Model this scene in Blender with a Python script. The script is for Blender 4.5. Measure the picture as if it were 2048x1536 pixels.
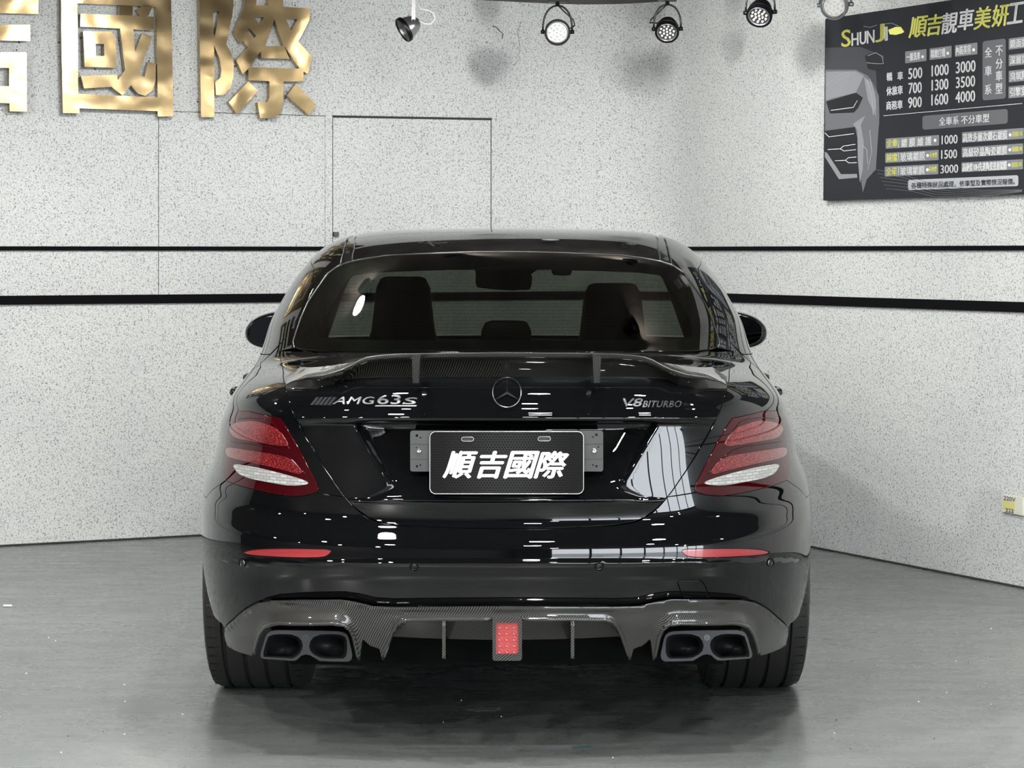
import bpy, bmesh, math, random
import numpy as np
from mathutils import Vector, Matrix
from mathutils.geometry import delaunay_2d_cdt
random.seed(7)
for o in list(bpy.data.objects): bpy.data.objects.remove(o)
SC = bpy.context.scene; COL = SC.collection
# ------------------------------------------------------------------ camera, world, exposure
F_PX = 4400.0; CX, CY = 1024.0, 768.0
CAMZ = 1.36; PITCH = math.atan(265.0/F_PX)
cam = bpy.data.cameras.new('camera'); cam.sensor_width = 36.0; cam.lens = F_PX/2048*36.0
cam.clip_start = .05; cam.clip_end = 200
camo = bpy.data.objects.new('camera', cam); COL.objects.link(camo)
camo.location = (0, 0, CAMZ); camo.rotation_euler = (math.pi/2-PITCH, 0, 0)
SC.camera = camo
SC.view_settings.view_transform = 'Standard'; SC.view_settings.look = 'None'
SC.view_settings.exposure = 0.0; SC.view_settings.gamma = 1.0
SC.view_settings.use_curve_mapping = False
w = bpy.data.worlds.new('world'); SC.world = w; w.use_nodes = True
nt = w.node_tree; nt.nodes.clear()
wo = nt.nodes.new('ShaderNodeOutputWorld'); bg = nt.nodes.new('ShaderNodeBackground')
sky = nt.nodes.new('ShaderNodeTexSky'); sky.sky_type = 'HOSEK_WILKIE'
sky.turbidity = 6; sky.sun_direction = (.3, -.5, .8)
mixc = nt.nodes.new('ShaderNodeMix'); mixc.data_type = 'RGBA'; mixc.inputs[0].default_value = .75
mixc.inputs[7].default_value = (.8, .85, .9, 1)
nt.links.new(sky.outputs[0], mixc.inputs[6]); nt.links.new(mixc.outputs[2], bg.inputs[0])
bg.inputs[1].default_value = 17.0
nt.links.new(bg.outputs[0], wo.inputs[0])
CP, SP = math.cos(PITCH), math.sin(PITCH)
def project(X, Y, Z):
    dz = Z-CAMZ
    d = Y*CP - dz*SP; up = Y*SP + dz*CP
    return CX + F_PX*X/d, CY - F_PX*up/d
def ray(px, py):
    a = (px-CX)/F_PX; b = (CY-py)/F_PX
    return np.array([a, CP + b*SP, -SP + b*CP])
def at(px, py, Y):                      # world point on the sight line at depth Y
    r = ray(px, py); t = Y/r[1]
    return np.array([r[0]*t, Y, CAMZ + r[2]*t])
def V3(x): return Vector((float(x[0]), float(x[1]), float(x[2])))

# room axes: the two walls of the showroom corner
DL = np.array([.9165, .3998]); DR = np.array([.4877, -.8730])
A0 = np.array([-2.35, 10.1]); B0 = np.array([2.06, 8.84])
tK = np.linalg.solve(np.array([DL, -DR]).T, B0-A0); K0 = A0 + DL*tK[0]
CEIL = 2.61
LW, LR = 9.0, 16.0
CL = K0 - DL*LW; CR = K0 + DR*LR; CB = CL + DR*LR

# ceiling lamps of the showroom (x, y): discs placed from highlights, some added to brighten the floor
LAMPS = [(-1.0, 8.35, .9), (-.62, 5.5, .8), (.15, 5.2, .7), (.88, 5.35, .7), (-1.67, 4.5, .9), (.16, 3.3, .8), (1.26, 3.55, .7), (-.9, 3.6, .9), (-.33, 6.5, .8),
         (-3.5, 5.3, .9), (2.6, 5.0, .6), (2.4, 2.3, .5), (-2.3, 2.2, 3.0), (.6, -1.0, .8), (-1.9, .2, 4.2), (-4.0, 3.2, 1.3), (3.7, .8, .6), (1.3, 7.3, .8), (4.9, -1.2, .8), (-3.2, 7.6, .9)]
_NL = np.array([.3998, -.9165]); _NR = np.array([-.8730, -.4877])
LAMPS += [(*(K0-DL*t+_NL*d_), k, _NL) for t, d_, k in ((.8, 2.2, .42), (2.6, 2.0, .38), (4.6, 2.0, .36), (7.0, 2.0, .42))]  # unseen row added to brighten the left wall, aimed at it
N_FLOOR = len(LAMPS)
LAMPS += [(*(K0+DR*t+_NR*d_), k, _NR) for t, d_, k in ((1.6, 2.0, .26), (3.0, 1.6, .30), (4.7, 1.6, .30), (6.8, 1.8, .26))]  # unseen row added to brighten the right wall and its board
LAMP_W = 40.0

# ------------------------------------------------------------------ materials
MATS = {}
def pm(name, col, rough=.5, metal=0., coat=0., coat_rough=.03, spec=.5, emit=None, es=1., alpha=None, ior=1.5):
    m = bpy.data.materials.new(name); m.use_nodes = True
    b = m.node_tree.nodes['Principled BSDF']
    b.inputs['Base Color'].default_value = (*col, 1); b.inputs['Roughness'].default_value = rough
    b.inputs['Metallic'].default_value = metal; b.inputs['Coat Weight'].default_value = coat
    b.inputs['Coat Roughness'].default_value = coat_rough; b.inputs['Specular IOR Level'].default_value = spec
    b.inputs['IOR'].default_value = ior
    if emit: b.inputs['Emission Color'].default_value = (*emit, 1); b.inputs['Emission Strength'].default_value = es
    MATS[name] = m; return m
def nd(m, t, **kw):
    n = m.node_tree.nodes.new(t)
    for k, v in kw.items(): setattr(n, k, v)
    return n
def lk(m, a, b): m.node_tree.links.new(a, b)
def ramp(m, src, stops):
    r = nd(m, 'ShaderNodeValToRGB'); e = r.color_ramp.elements
    while len(e) > 1: e.remove(e[-1])
    e[0].position = stops[0][0]; e[0].color = (*stops[0][1], 1)
    for p, c in stops[1:]:
        q = e.new(p); q.color = (*c, 1)
    lk(m, src, r.inputs[0]); return r
def objc(m, scale=(1, 1, 1)):
    tc = nd(m, 'ShaderNodeTexCoord'); mp = nd(m, 'ShaderNodeMapping'); mp.inputs['Scale'].default_value = scale
    lk(m, tc.outputs['Object'], mp.inputs[0]); return mp.outputs[0]
def noise(m, vec, scale, detail=2, rough=.5):
    n = nd(m, 'ShaderNodeTexNoise'); n.inputs['Scale'].default_value = scale
    n.inputs['Detail'].default_value = detail; n.inputs['Roughness'].default_value = rough
    lk(m, vec, n.inputs['Vector']); return n.outputs['Fac']
def mixrgb(m, fac, a, b, mode='MIX'):
    n = nd(m, 'ShaderNodeMix', data_type='RGBA', blend_type=mode)
    if isinstance(fac, (int, float)): n.inputs[0].default_value = fac
    else: lk(m, fac, n.inputs[0])
    for i, s in ((6, a), (7, b)):
        if isinstance(s, tuple): n.inputs[i].default_value = (*s, 1)
        else: lk(m, s, n.inputs[i])
    return n.outputs[2]
def bump(m, h, strength, dist):
    n = nd(m, 'ShaderNodeBump'); n.inputs['Strength'].default_value = strength; n.inputs['Distance'].default_value = dist
    lk(m, h, n.inputs['Height']); lk(m, n.outputs[0], m.node_tree.nodes['Principled BSDF'].inputs['Normal'])
def basecol(m, s): lk(m, s, m.node_tree.nodes['Principled BSDF'].inputs['Base Color'])
def rough_in(m, s): lk(m, s, m.node_tree.nodes['Principled BSDF'].inputs['Roughness'])

paint = pm('black_paint', (.0018, .0020, .0024), .012, 0, 0, .0, .5, ior=1.56)
gloss_black = pm('gloss_black', (.004, .004, .005), .08)
satin_black = pm('satin_black', (.012, .012, .013), .45)
rubber = pm('rubber', (.014, .013, .013), .6)
seal = pm('seal_rubber', (.006, .006, .006), .4)
under = pm('underbody', (.0025, .0025, .0025), .9, spec=.1)
dark_chrome = pm('dark_chrome', (.11, .11, .115), .30, 1.0)
tipmetal = pm('exhaust_metal', (.028, .029, .031), .45, .4)
chrome = pm('chrome', (.75, .75, .77), .08, 1.0)
white_print = pm('white_print', (.80, .80, .80), .4)
yellow_print = pm('yellow_print', (.72, .70, .20), .5)
plate_edge = pm('plate_edge', (.62, .62, .60), .25, .6)
bracket = pm('bracket_plastic', (.045, .047, .047), .5)
seat_mat = pm('seat_leather', (.006, .006, .006), .5)
cabin = pm('cabin_trim', (.006, .006, .007), .7)
red_deep = pm('deep_red_lens', (.030, .0006, .002), .02, 0, 0, .01)
reflector_m = pm('reflector_red', (.28, .022, .028), .35, 0, 1.0, .02)
fog_red = pm('red_light', (.36, .04, .04), .35, 0, .6, .05)
# bright red glittering LED bands
red_band = pm('red_band', (.3, .005, .01), .3, 0, 1.0, .01)
v = objc(red_band); r_ = ramp(red_band, noise(red_band, v, 420, 1), [(.45, (.035, .0008, .002)), (.56, (.12, .003, .006)), (.72, (.60, .05, .05))])
basecol(red_band, r_.outputs[0])
white_band = pm('white_lens', (.6, .6, .6), .3, 0, 1.0, .02)
bk = nd(white_band, 'ShaderNodeTexBrick'); vv = objc(white_band)
sp = nd(white_band, 'ShaderNodeSeparateXYZ'); cb = nd(white_band, 'ShaderNodeCombineXYZ')
lk(white_band, vv, sp.inputs[0]); lk(white_band, sp.outputs[0], cb.inputs[0]); lk(white_band, sp.outputs[2], cb.inputs[1])
lk(white_band, cb.outputs[0], bk.inputs['Vector'])
bk.inputs['Scale'].default_value = 1; bk.inputs['Brick Width'].default_value = .02; bk.inputs['Row Height'].default_value = .008
bk.inputs['Mortar Size'].default_value = .0012
bk.inputs['Color1'].default_value = (.40, .41, .40, 1); bk.inputs['Color2'].default_value = (.26, .27, .26, 1); bk.inputs['Mortar'].default_value = (.20, .20, .20, 1)
basecol(white_band, bk.outputs[0])

# carbon twill: diagonal dark / grey threads under clear coat
def carbon_mat(name, k=1., pitch=.0052):
    kk = k
    m = pm(name, (.02, .02, .02), .40, .0, 1.0, .03, .25)
    tc = nd(m, 'ShaderNodeTexCoord'); s = nd(m, 'ShaderNodeSeparateXYZ'); lk(m, tc.outputs['Object'], s.inputs[0])
    a = nd(m, 'ShaderNodeMath', operation='MULTIPLY'); a.inputs[1].default_value = 1.0; lk(m, s.outputs[0], a.inputs[0])
    y2 = nd(m, 'ShaderNodeMath', operation='ADD'); lk(m, s.outputs[2], y2.inputs[0]); lk(m, s.outputs[1], y2.inputs[1])
    sg = nd(m, 'ShaderNodeMath', operation='MULTIPLY'); sg.use_clamp = False; lk(m, s.outputs[0], sg.inputs[0]); sg.inputs[1].default_value = 60
    cl = nd(m, 'ShaderNodeClamp'); cl.inputs['Min'].default_value = -1; lk(m, sg.outputs[0], cl.inputs[0])
    ys = nd(m, 'ShaderNodeMath', operation='MULTIPLY'); lk(m, cl.outputs[0], ys.inputs[0]); lk(m, s.outputs[1], ys.inputs[1])
    xy = nd(m, 'ShaderNodeMath', operation='ADD'); lk(m, a.outputs[0], xy.inputs[0]); lk(m, ys.outputs[0], xy.inputs[1])
    d = nd(m, 'ShaderNodeMath', operation='SUBTRACT'); lk(m, xy.outputs[0], d.inputs[0]); lk(m, s.outputs[2], d.inputs[1])
    k = nd(m, 'ShaderNodeMath', operation='MULTIPLY'); lk(m, d.outputs[0], k.inputs[0]); k.inputs[1].default_value = 2*math.pi/pitch/1.4
    sn = nd(m, 'ShaderNodeMath', operation='SINE'); lk(m, k.outputs[0], sn.inputs[0])
    r = ramp(m, sn.outputs[0], [(.0, (.008*kk, .008*kk, .008*kk)), (.5, (.026*kk, .0255*kk, .024*kk)), (1., (.11*kk, .105*kk, .098*kk))])
    basecol(m, r.outputs[0]); return m
carbon = carbon_mat('carbon_fibre'); carbon_dark = carbon_mat('dark_carbon_fibre', k=.40)

# tinted glass: plain see-through colour with a sharp reflection
def glass_mat(name, col, gl=1.0):
    m = bpy.data.materials.new(name); m.use_nodes = True; n = m.node_tree; n.nodes.clear()
    out = n.nodes.new('ShaderNodeOutputMaterial'); tr = n.nodes.new('ShaderNodeBsdfTransparent'); g = n.nodes.new('ShaderNodeBsdfGlossy')
    tr.inputs[0].default_value = (*col, 1); g.inputs['Roughness'].default_value = .012; g.inputs[0].default_value = (gl, gl, gl, 1)
    fr = n.nodes.new('ShaderNodeFresnel'); ge = n.nodes.new('ShaderNodeNewGeometry'); mr = n.nodes.new('ShaderNodeMapRange')
    mr.inputs[3].default_value = 1.5; mr.inputs[4].default_value = 1/1.5      # thin pane: same reflection from either side
    n.links.new(ge.outputs['Backfacing'], mr.inputs[0]); n.links.new(mr.outputs[0], fr.inputs[0]); mx = n.nodes.new('ShaderNodeMixShader')
    n.links.new(fr.outputs[0], mx.inputs[0]); n.links.new(tr.outputs[0], mx.inputs[1]); n.links.new(g.outputs[0], mx.inputs[2])
    n.links.new(mx.outputs[0], out.inputs[0]); MATS[name] = m; return m
glass_rear = glass_mat('rear_glass', (.115, .13, .112))
glass_side = glass_mat('side_glass', (.10, .11, .10))
glass_front = glass_mat('front_glass', (.72, .78, .74))

wall_m = pm('speckled_plaster', (.6, .6, .58), .75, spec=.25)
v = objc(wall_m)
n1 = ramp(wall_m, noise(wall_m, v, 150, 2.0, .6), [(.30, (.16, .16, .17)), (.40, (.44, .445, .45)), (.52, (.60, .618, .60))])
n2 = ramp(wall_m, noise(wall_m, v, 105, 1.5, .6), [(.27, (.40, .41, .43)), (.34, (1, 1, 1))])
n3 = ramp(wall_m, noise(wall_m, v, 1.1, 3, .55), [(.3, (.90, .90, .92)), (.6, (1, 1, 1))])
c = mixrgb(wall_m, 1., n1.outputs[0], n2.outputs[0], 'MULTIPLY'); c = mixrgb(wall_m, 1., c, n3.outputs[0], 'MULTIPLY')
basecol(wall_m, c); bump(wall_m, n1.outputs[0], .25, .002)
floor_m = pm('epoxy_floor', (.2, .2, .2), .35, spec=.5)
v = objc(floor_m, (1, 1, 1)); vs = objc(floor_m, (1, 3.2, 1))
f1 = ramp(floor_m, noise(floor_m, v, .7, 6, .6), [(.30, (.108, .117, .114)), (.55, (.145, .155, .151)), (.75, (.18, .191, .186))])
f2 = ramp(floor_m, noise(floor_m, vs, 5, 6, .65), [(.30, (.84, .84, .85)), (.5, (1, 1, 1)), (.72, (1.05, 1.05, 1.05))])
f3 = ramp(floor_m, noise(floor_m, v, 70, 2, .6), [(.25, (.55, .55, .55)), (.33, (1, 1, 1)), (.76, (1, 1, 1)), (.80, (1.7, 1.7, 1.7))])
c = mixrgb(floor_m, 1., f1.outputs[0], f2.outputs[0], 'MULTIPLY'); c = mixrgb(floor_m, 1., c, f3.outputs[0], 'MULTIPLY')
basecol(floor_m, c)
fr = ramp(floor_m, noise(floor_m, vs, 3.2, 5, .6), [(.3, (.20, .20, .20)), (.7, (.34, .34, .34))]); rough_in(floor_m, fr.outputs[0])
bump(floor_m, noise(floor_m, vs, 6, 4, .5), .10, .004)
ceil_m = pm('brown_ceiling', (.045, .038, .033), .7)
v = objc(ceil_m, (1, .15, 1)); cr = ramp(ceil_m, noise(ceil_m, v, 6, 3), [(.35, (.055, .044, .037)), (.65, (.10, .082, .070))]); basecol(ceil_m, cr.outputs[0])
plank_m = ceil_m
stripe_m = pm('black_stripe', (.003, .003, .004), .9, spec=.1)
joint_m = pm('dark_joint', (.03, .03, .03), .8)
brass = pm('polished_brass', (.36, .265, .14), .17, 1.0)
v = objc(brass, (1, 1, 1)); nb = noise(brass, v, 9.0, .5, .4); bump(brass, nb, .17, .03)
lamp_black = pm('lamp_black', (.003, .003, .004), .35, spec=.3)
lamp_silver = pm('lamp_silver', (.35, .35, .36), .28, .9)
lamp_face = pm('lamp_face', (.62, .62, .60), .35)
lamp_dim = pm('lamp_face_dim', (.10, .10, .10), .3, .5)
lens_dome = pm('lens_dome', (.75, .75, .72), .08, .3)
lampglow = pm('lamp_glow', (1, 1, 1), .5, emit=(1, .98, .94), es=12)
socket_m = pm('ivory_plastic', (.62, .61, .52), .4)
frame_m = pm('window_frame_metal', (.06, .06, .065), .4)

# ------------------------------------------------------------------ mesh helpers
def mk(name, verts, faces, mat, parent=None, smooth=True, normals=None, mats=None, fmat=None):
    me = bpy.data.meshes.new(name)
    me.from_pydata([tuple(map(float, p)) for p in verts], [], [tuple(map(int, f)) for f in faces])
    if mats:
        for m in mats: me.materials.append(m)
        if fmat is not None: me.polygons.foreach_set('material_index', list(fmat))
    else: me.materials.append(mat)
    if smooth: me.polygons.foreach_set('use_smooth', [True]*len(me.polygons))
    me.update()
    if normals is not None: me.normals_split_custom_set_from_vertices([tuple(map(float, n)) for n in normals])
    o = bpy.data.objects.new(name, me); COL.objects.link(o)
    if parent is not None: o.parent = parent
    return o
class MB:
    def __init__(s): s.v = []; s.f = []
    def add(s, vs, fs):
        b = len(s.v); s.v += [tuple(map(float, p)) for p in vs]; s.f += [tuple(i+b for i in f) for f in fs]; return s
    def box(s, c, h, M=None, bev=0):
        c = Vector(c); x, y, z = h
        bm = bmesh.new(); bmesh.ops.create_cube(bm, size=2)
        for q in bm.verts: q.co = Vector((q.co.x*x, q.co.y*y, q.co.z*z))
        if bev > 0: bmesh.ops.bevel(bm, geom=bm.edges[:], offset=bev, segments=2, profile=.5, affect='EDGES')
        bm.verts.index_update()
        vs = [(M @ q.co if M else q.co) + c for q in bm.verts]; fs = [[q.index for q in f.verts] for f in bm.faces]
        bm.free(); return s.add(vs, fs)
    def tube(s, pts, r, n=10, closed=False, cap=True):
        pts = [Vector(map(float, p)) for p in pts]; N = len(pts); rs = r if isinstance(r, (list, tuple)) else [r]*N
        rings = []; up = None
        for i, p in enumerate(pts):
            a = pts[(i-1) % N] if (closed or i > 0) else p; b = pts[(i+1) % N] if (closed or i < N-1) else p
            t = (b-a).normalized()
            if up is None: up = t.orthogonal().normalized()
            up = (up - t*up.dot(t)).normalized(); sd = t.cross(up)
            rings.append([p + (up*math.cos(2*math.pi*k/n) + sd*math.sin(2*math.pi*k/n))*rs[i] for k in range(n)])
        vs = [q for g in rings for q in g]; fs = []
        for i in range(N if closed else N-1):
            for k in range(n):
                j = (i+1) % N; fs.append((i*n+k, i*n+(k+1) % n, j*n+(k+1) % n, j*n+k))
        if cap and not closed:
            fs.append(tuple(range(n))[::-1]); fs.append(tuple((N-1)*n+k for k in range(n)))
        return s.add(vs, fs)
    def lathe(s, prof, axis_o, axis_d, n=32, closed=False):
        o = Vector(axis_o); d = Vector(axis_d).normalized(); a = d.orthogonal().normalized(); b = d.cross(a)
        vs = []; fs = []; m = len(prof)
        for k in range(n):
            th = 2*math.pi*k/n; e = a*math.cos(th) + b*math.sin(th)
            for (r, h) in prof: vs.append(o + e*r + d*h)
        for k in range(n):
            for i in range(m if closed else m-1):
                j = (i+1) % m; k2 = (k+1) % n
                fs.append((k*m+i, k2*m+i, k2*m+j, k*m+j))
        return s.add(vs, fs)
    def prism(s, poly3, ext, holes=()):     # polygon of 3D points (planar) extruded by vector ext, with holes
        ext = Vector(ext); P = [Vector(map(float, p)) for p in poly3]; H = [[Vector(map(float, p)) for p in h] for h in holes]
        nrm = Vector(); 
        for i in range(len(P)): nrm += P[i].cross(P[(i+1) % len(P)])
        nrm = ext.normalized(); u = nrm.orthogonal().normalized(); v_ = nrm.cross(u); o = P[0]
        allp = P[:]; loops = [list(range(len(P)))]
        for h in H: loops.append(list(range(len(allp), len(allp)+len(h)))); allp += h
        p2 = [Vector(((p-o).dot(u), (p-o).dot(v_))) for p in allp]
        ed = [(l[i], l[(i+1) % len(l)]) for l in loops for i in range(len(l))]
        r = delaunay_2d_cdt(p2, ed, [], 1 if not H else 2, 1e-7)
        vo, tr = r[0], r[2]
        def inside(q, L):
            c = False
            for i in range(len(L)):
                a, b = p2[L[i]], p2[L[(i+1) % len(L)]]
                if (a.y > q.y) != (b.y > q.y) and q.x < (b.x-a.x)*(q.y-a.y)/(b.y-a.y)+a.x: c = not c
            return c
        tris = []
        for t in tr:
            q = (vo[t[0]]+vo[t[1]]+vo[t[2]])/3
            if inside(q, loops[0]) and not any(inside(q, l) for l in loops[1:]): tris.append(t)
        base = [o + u*q.x + v_*q.y for q in vo]; nb_ = len(base)
        vs = base + [q+ext for q in base]
        fs = [tuple(t) for t in tris] + [tuple(i+nb_ for i in t)[::-1] for t in tris]
        for l in loops:
            k0 = len(vs)
            for i in l: vs.append(allp[i]); vs.append(allp[i]+ext)
            for i in range(len(l)):
                j = (i+1) % len(l); fs.append((k0+2*i, k0+2*j, k0+2*j+1, k0+2*i+1))
        return s.add(vs, fs)
    def build(s, name, mat, parent=None, smooth=False, auto=None):
        o = mk(name, s.v, s.f, mat, parent, smooth=smooth)
        bm = bmesh.new(); bm.from_mesh(o.data); bmesh.ops.recalc_face_normals(bm, faces=bm.faces[:])
        if auto is not None:
            bmesh.ops.remove_doubles(bm, verts=bm.verts[:], dist=1e-5)
            for f in bm.faces: f.smooth = True
            for e in bm.edges:
                if len(e.link_faces) == 2 and e.calc_face_angle(0) > auto: e.smooth = False
        bm.to_mesh(o.data); bm.free()
        return o
def tag(o, label=None, cat=None, group=None, kind=None):
    if label: o['label'] = label
    if cat: o['category'] = cat
    if group: o['group'] = group
    if kind: o['kind'] = kind
    return o
def empty(name, loc=(0, 0, 0), rz=0.):
    o = bpy.data.objects.new(name, None); COL.objects.link(o); o.location = loc; o.rotation_euler = (0, 0, rz)
    o.empty_display_size = .1; return o

# text as mesh triangles in a unit box
_tc = {}
def text_tris(s, bold=.0, space=1.0):
    key = (s, bold, space)
    if key in _tc: return _tc[key]
    cu = bpy.data.curves.new('txt', 'FONT'); cu.body = s; cu.offset = bold; cu.space_character = space; cu.resolution_u = 3
    o = bpy.data.objects.new('txt', cu); COL.objects.link(o); dg = bpy.context.evaluated_depsgraph_get(); dg.update()
    m = bpy.data.meshes.new_from_object(o.evaluated_get(dg))
    vs = np.array([v.co[:2] for v in m.vertices]); fs = [tuple(p.vertices) for p in m.polygons]
    bpy.data.objects.remove(o); bpy.data.curves.remove(cu); bpy.data.meshes.remove(m)
    lo, hi = vs.min(0), vs.max(0); vs = (vs-lo)/(hi-lo)
    # boundary edges for the sides
    cnt = {}
    for f in fs:
        for i in range(len(f)):
            a, b = f[i], f[(i+1) % len(f)]; cnt[(a, b)] = 1
    be = [(a, b) for (a, b) in cnt if (b, a) not in cnt]
    _tc[key] = (vs, fs, be); return _tc[key]
def text_on(mb, s, corners, fn, depth=0., bold=.0, space=1.0, shear=0.):
    """corners = px of top-left, top-right, bottom-left, bottom-right; fn(px,py,h) -> 3D point h metres proud."""
    if bold > 0:                              # heavier strokes: slightly shifted copies
        C = [np.array(c, float) for c in corners]; k = bold*abs(C[2][1]-C[0][1])
        for i, (ox, oy) in enumerate(((k, 0), (-k, 0), (0, k*.6), (0, -k*.6))):
            text_on(mb, s, [q+[ox, oy] for q in C], (lambda a, b_, h, i=i: fn(a, b_, h+.00003*i)), depth, 0., space, shear)
        return
    vs, fs, be = text_tris(s, 0., space); tl, tr, bl, br = [np.array(c, float) for c in corners]
    out = []
    for h in ((depth, 0.) if depth > 0 else (0.,)):
        for (a, b) in vs:
            p = (bl*(1-a)+br*a)*(1-b) + (tl*(1-a)+tr*a)*b
            out.append(fn(p[0]+shear*(b-.5), p[1], h))
    n = len(vs); F = list(fs)
    if depth > 0:
        for (a, b) in be: F.append((b, a, a+n, b+n))
    mb.add(out, F)
def boxc(x0, y0, x1, y1, slope=0.): 
    d = slope*(x1-x0); return [(x0, y0), (x1, y0+d), (x0, y1), (x1, y1+d)]

# ------------------------------------------------------------------ the room
def vwall(name, a, b, z0, z1, mat, thick=.12, side=1, kind=True):
    a = np.array(a); b = np.array(b); d = (b-a)/np.linalg.norm(b-a); n = np.array([d[1], -d[0]])*side*thick
    q = [a, b, b+n, a+n]
    vs = [(p[0], p[1], z) for z in (z0, z1) for p in q]
    fs = [(0, 1, 2, 3), (4, 5, 6, 7), (0, 1, 5, 4), (1, 2, 6, 5), (2, 3, 7, 6), (3, 0, 4, 7)]
    m = MB(); m.add(vs, fs); o = m.build(name, mat); tag(o, kind='structure'); return o
# the corner is a soft cove of radius RC
RC = .55
ang = math.acos(float(-DL @ DR)); tl_ = RC/math.tan(ang/2)
P1 = K0 - DL*tl_; P2 = K0 + DR*tl_
NL = np.array([DL[1], -DL[0]]); 
if NL @ (-K0) < 0: NL = -NL                      # normals into the room
NR = np.array([DR[1], -DR[0]])
if NR @ (-K0) < 0: NR = -NR
CC = P1 + NL*RC
def cove(off, n=20):
    a0 = math.atan2(*(P1-CC)[::-1]); a1 = math.atan2(*(P2-CC)[::-1])
    while a1 > a0: a1 -= 2*math.pi
    if a0-a1 > math.pi: a1 += 2*math.pi
    return [CC + (RC-off)*np.array([math.cos(a0+(a1-a0)*i/n), math.sin(a0+(a1-a0)*i/n)]) for i in range(n+1)]
def strip_wall(name, line_in, line_out, z0, z1, mat, kind='structure'):
    n = len(line_in); vs = []
    for p, q in zip(line_in, line_out):
        for (r, z) in ((p, z0), (p, z1), (q, z1), (q, z0)): vs.append((r[0], r[1], z))
    fs = [(4*i+k, 4*i+(k+1) % 4, 4*i+4+(k+1) % 4, 4*i+4+k) for i in range(n-1) for k in range(4)]
    fs += [(0, 1, 2, 3), tuple(4*(n-1)+k for k in range(4))]
    m = MB(); m.add(vs, fs); o = m.build(name, mat, auto=.6)
    if kind: tag(o, kind=kind)
    return o
CT = CEIL+.0
strip_wall('wall_left', [P1, CL], [P1-NL*.12, CL-NL*.12], 0, CT, wall_m)
strip_wall('wall_right', [P2, CR], [P2-NR*.12, CR-NR*.12], 0, CT, wall_m)
strip_wall('wall_corner', cove(0), cove(-.12), 0, CT, wall_m)
vwall('wall_side', CL, CB, 0, CT, pm('grey_paint', (.045, .043, .04), .7), side=1)
# floor and ceiling slabs
def slab(name, z0, z1, mat, grow=.14):
    q = [K0, CL, CB, CR]; c = sum(q)/4; q = [c+(p-c)*(1+grow/6) for p in q]
    vs = [(p[0], p[1], z) for z in (z0, z1) for p in q]
    fs = [(0, 1, 2, 3), (4, 5, 6, 7), (0, 1, 5, 4), (1, 2, 6, 5), (2, 3, 7, 6), (3, 0, 4, 7)]
    m = MB(); m.add(vs, fs); o = m.build(name, mat); tag(o, kind='structure'); return o
slab('floor', -.1, 0, floor_m); slab('ceiling', CT, CT+.1, ceil_m)
# glazed shop front behind the camera: piers, sill and mullions
def wpt(t): return CB + (CR-CB)*t
back_m = pm('shopfront_wall', (.10, .10, .10), .7)
wl = float(np.linalg.norm(CR-CB))
vwall('wall_back', wpt(0), wpt(.08), 0, CT, back_m, side=1)
o = vwall('trim_1', wpt(.08), wpt(1), 2.42, CT, frame_m, side=1)
fr_m = MB()
for i in range(9):
    t = .08+.92*i/8; p = wpt(t); fr_m.box((p[0], p[1], 1.21), (.035, .035, 1.21))
o = fr_m.build('window_1', frame_m); tag(o, kind='structure')
# street outside
st = MB(); c0 = wpt(.5); nb0 = DR
q = [wpt(-.5), wpt(1.8), wpt(1.8)+DR*14, wpt(-.5)+DR*14]
st.add([(p[0], p[1], z) for z in (-.12, -.02) for p in q], [(0, 1, 2, 3), (4, 5, 6, 7), (0, 1, 5, 4), (1, 2, 6, 5), (2, 3, 7, 6), (3, 0, 4, 7)])
o = st.build('pavement', pm('pavement_concrete', (.42, .42, .40), .8)); tag(o, kind='structure')

# rays on the walls
def on_plane(px, py, P, N, off=0.):
    r = ray(px, py); o = np.array([0, 0, CAMZ]); P3 = np.array([P[0]+N[0]*off, P[1]+N[1]*off, 0.]); N3 = np.array([N[0], N[1], 0.])
    t = ((P3-o) @ N3)/(r @ N3); return o + r*t
onL = lambda px, py, off=0.: on_plane(px, py, K0, NL, off)
onR = lambda px, py, off=0.: on_plane(px, py, K0, NR, off)

# two black stripes running round both walls
def stripe(name, zt, zb):
    th = .012
    ins = [CL+NL*th] + cove(th) + [CR+NR*th]; outs = [CL-NL*.001] + cove(-.001) + [CR-NR*.001]
    return strip_wall(name, ins, outs, zb, zt, stripe_m)
for i, (y0, y1) in enumerate(((492.5, 501.0), (591.5, 609.5))):
    stripe('trim_%d' % (i+2), onL(0, y0)[2], onL(0, y1)[2])

# wall panel joints
def joint(name, a, b, wdt, off=.0015):
    m = MB(); m.tube([a, b], wdt, 6); o = m.build(name, joint_m); tag(o, kind='structure'); return o
PL = [((665, 233), (983, 238.5), .006), ((665.5, 233), (665.5, 520), .0018), ((982, 238), (982, 520), .0022),
      ((347, 223), (650, 232), .0016), ((317, 235), (317, 590), .0016), ((650, 232), (650, 520), .0008)]
for i, (a, b, wd) in enumerate(PL):
    joint('trim_%d' % (i+4), onL(*a), onL(*b), wd)
m = MB(); p = onL(672, 468, .012); rz = math.atan2(DL[1], DL[0])
m.box(p, (.011, .012, .010), Matrix.Rotation(rz, 3, 'Z')); o = m.build('hinge', dark_chrome)
tag(o, 'small metal hinge on the wall panel joint above the car roof', 'hinge')
m = MB()
for path, wd in ((((985, 53), (992, 54), (999, 62), (1006, 68), (1004, 78)), .0022), (((1041, 42), (1039, 55), (1034, 62), (1037, 74), (1040, 95), (1039, 105), (1033, 116), (1036, 122), (1028, 130)), .0011)):
    m.tube([onL(x, y) for x, y in path], wd, 5)
o = m.build('wall_crack', joint_m); tag(o, 'thin dark cracks in the plaster high on the wall', 'crack')

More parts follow.
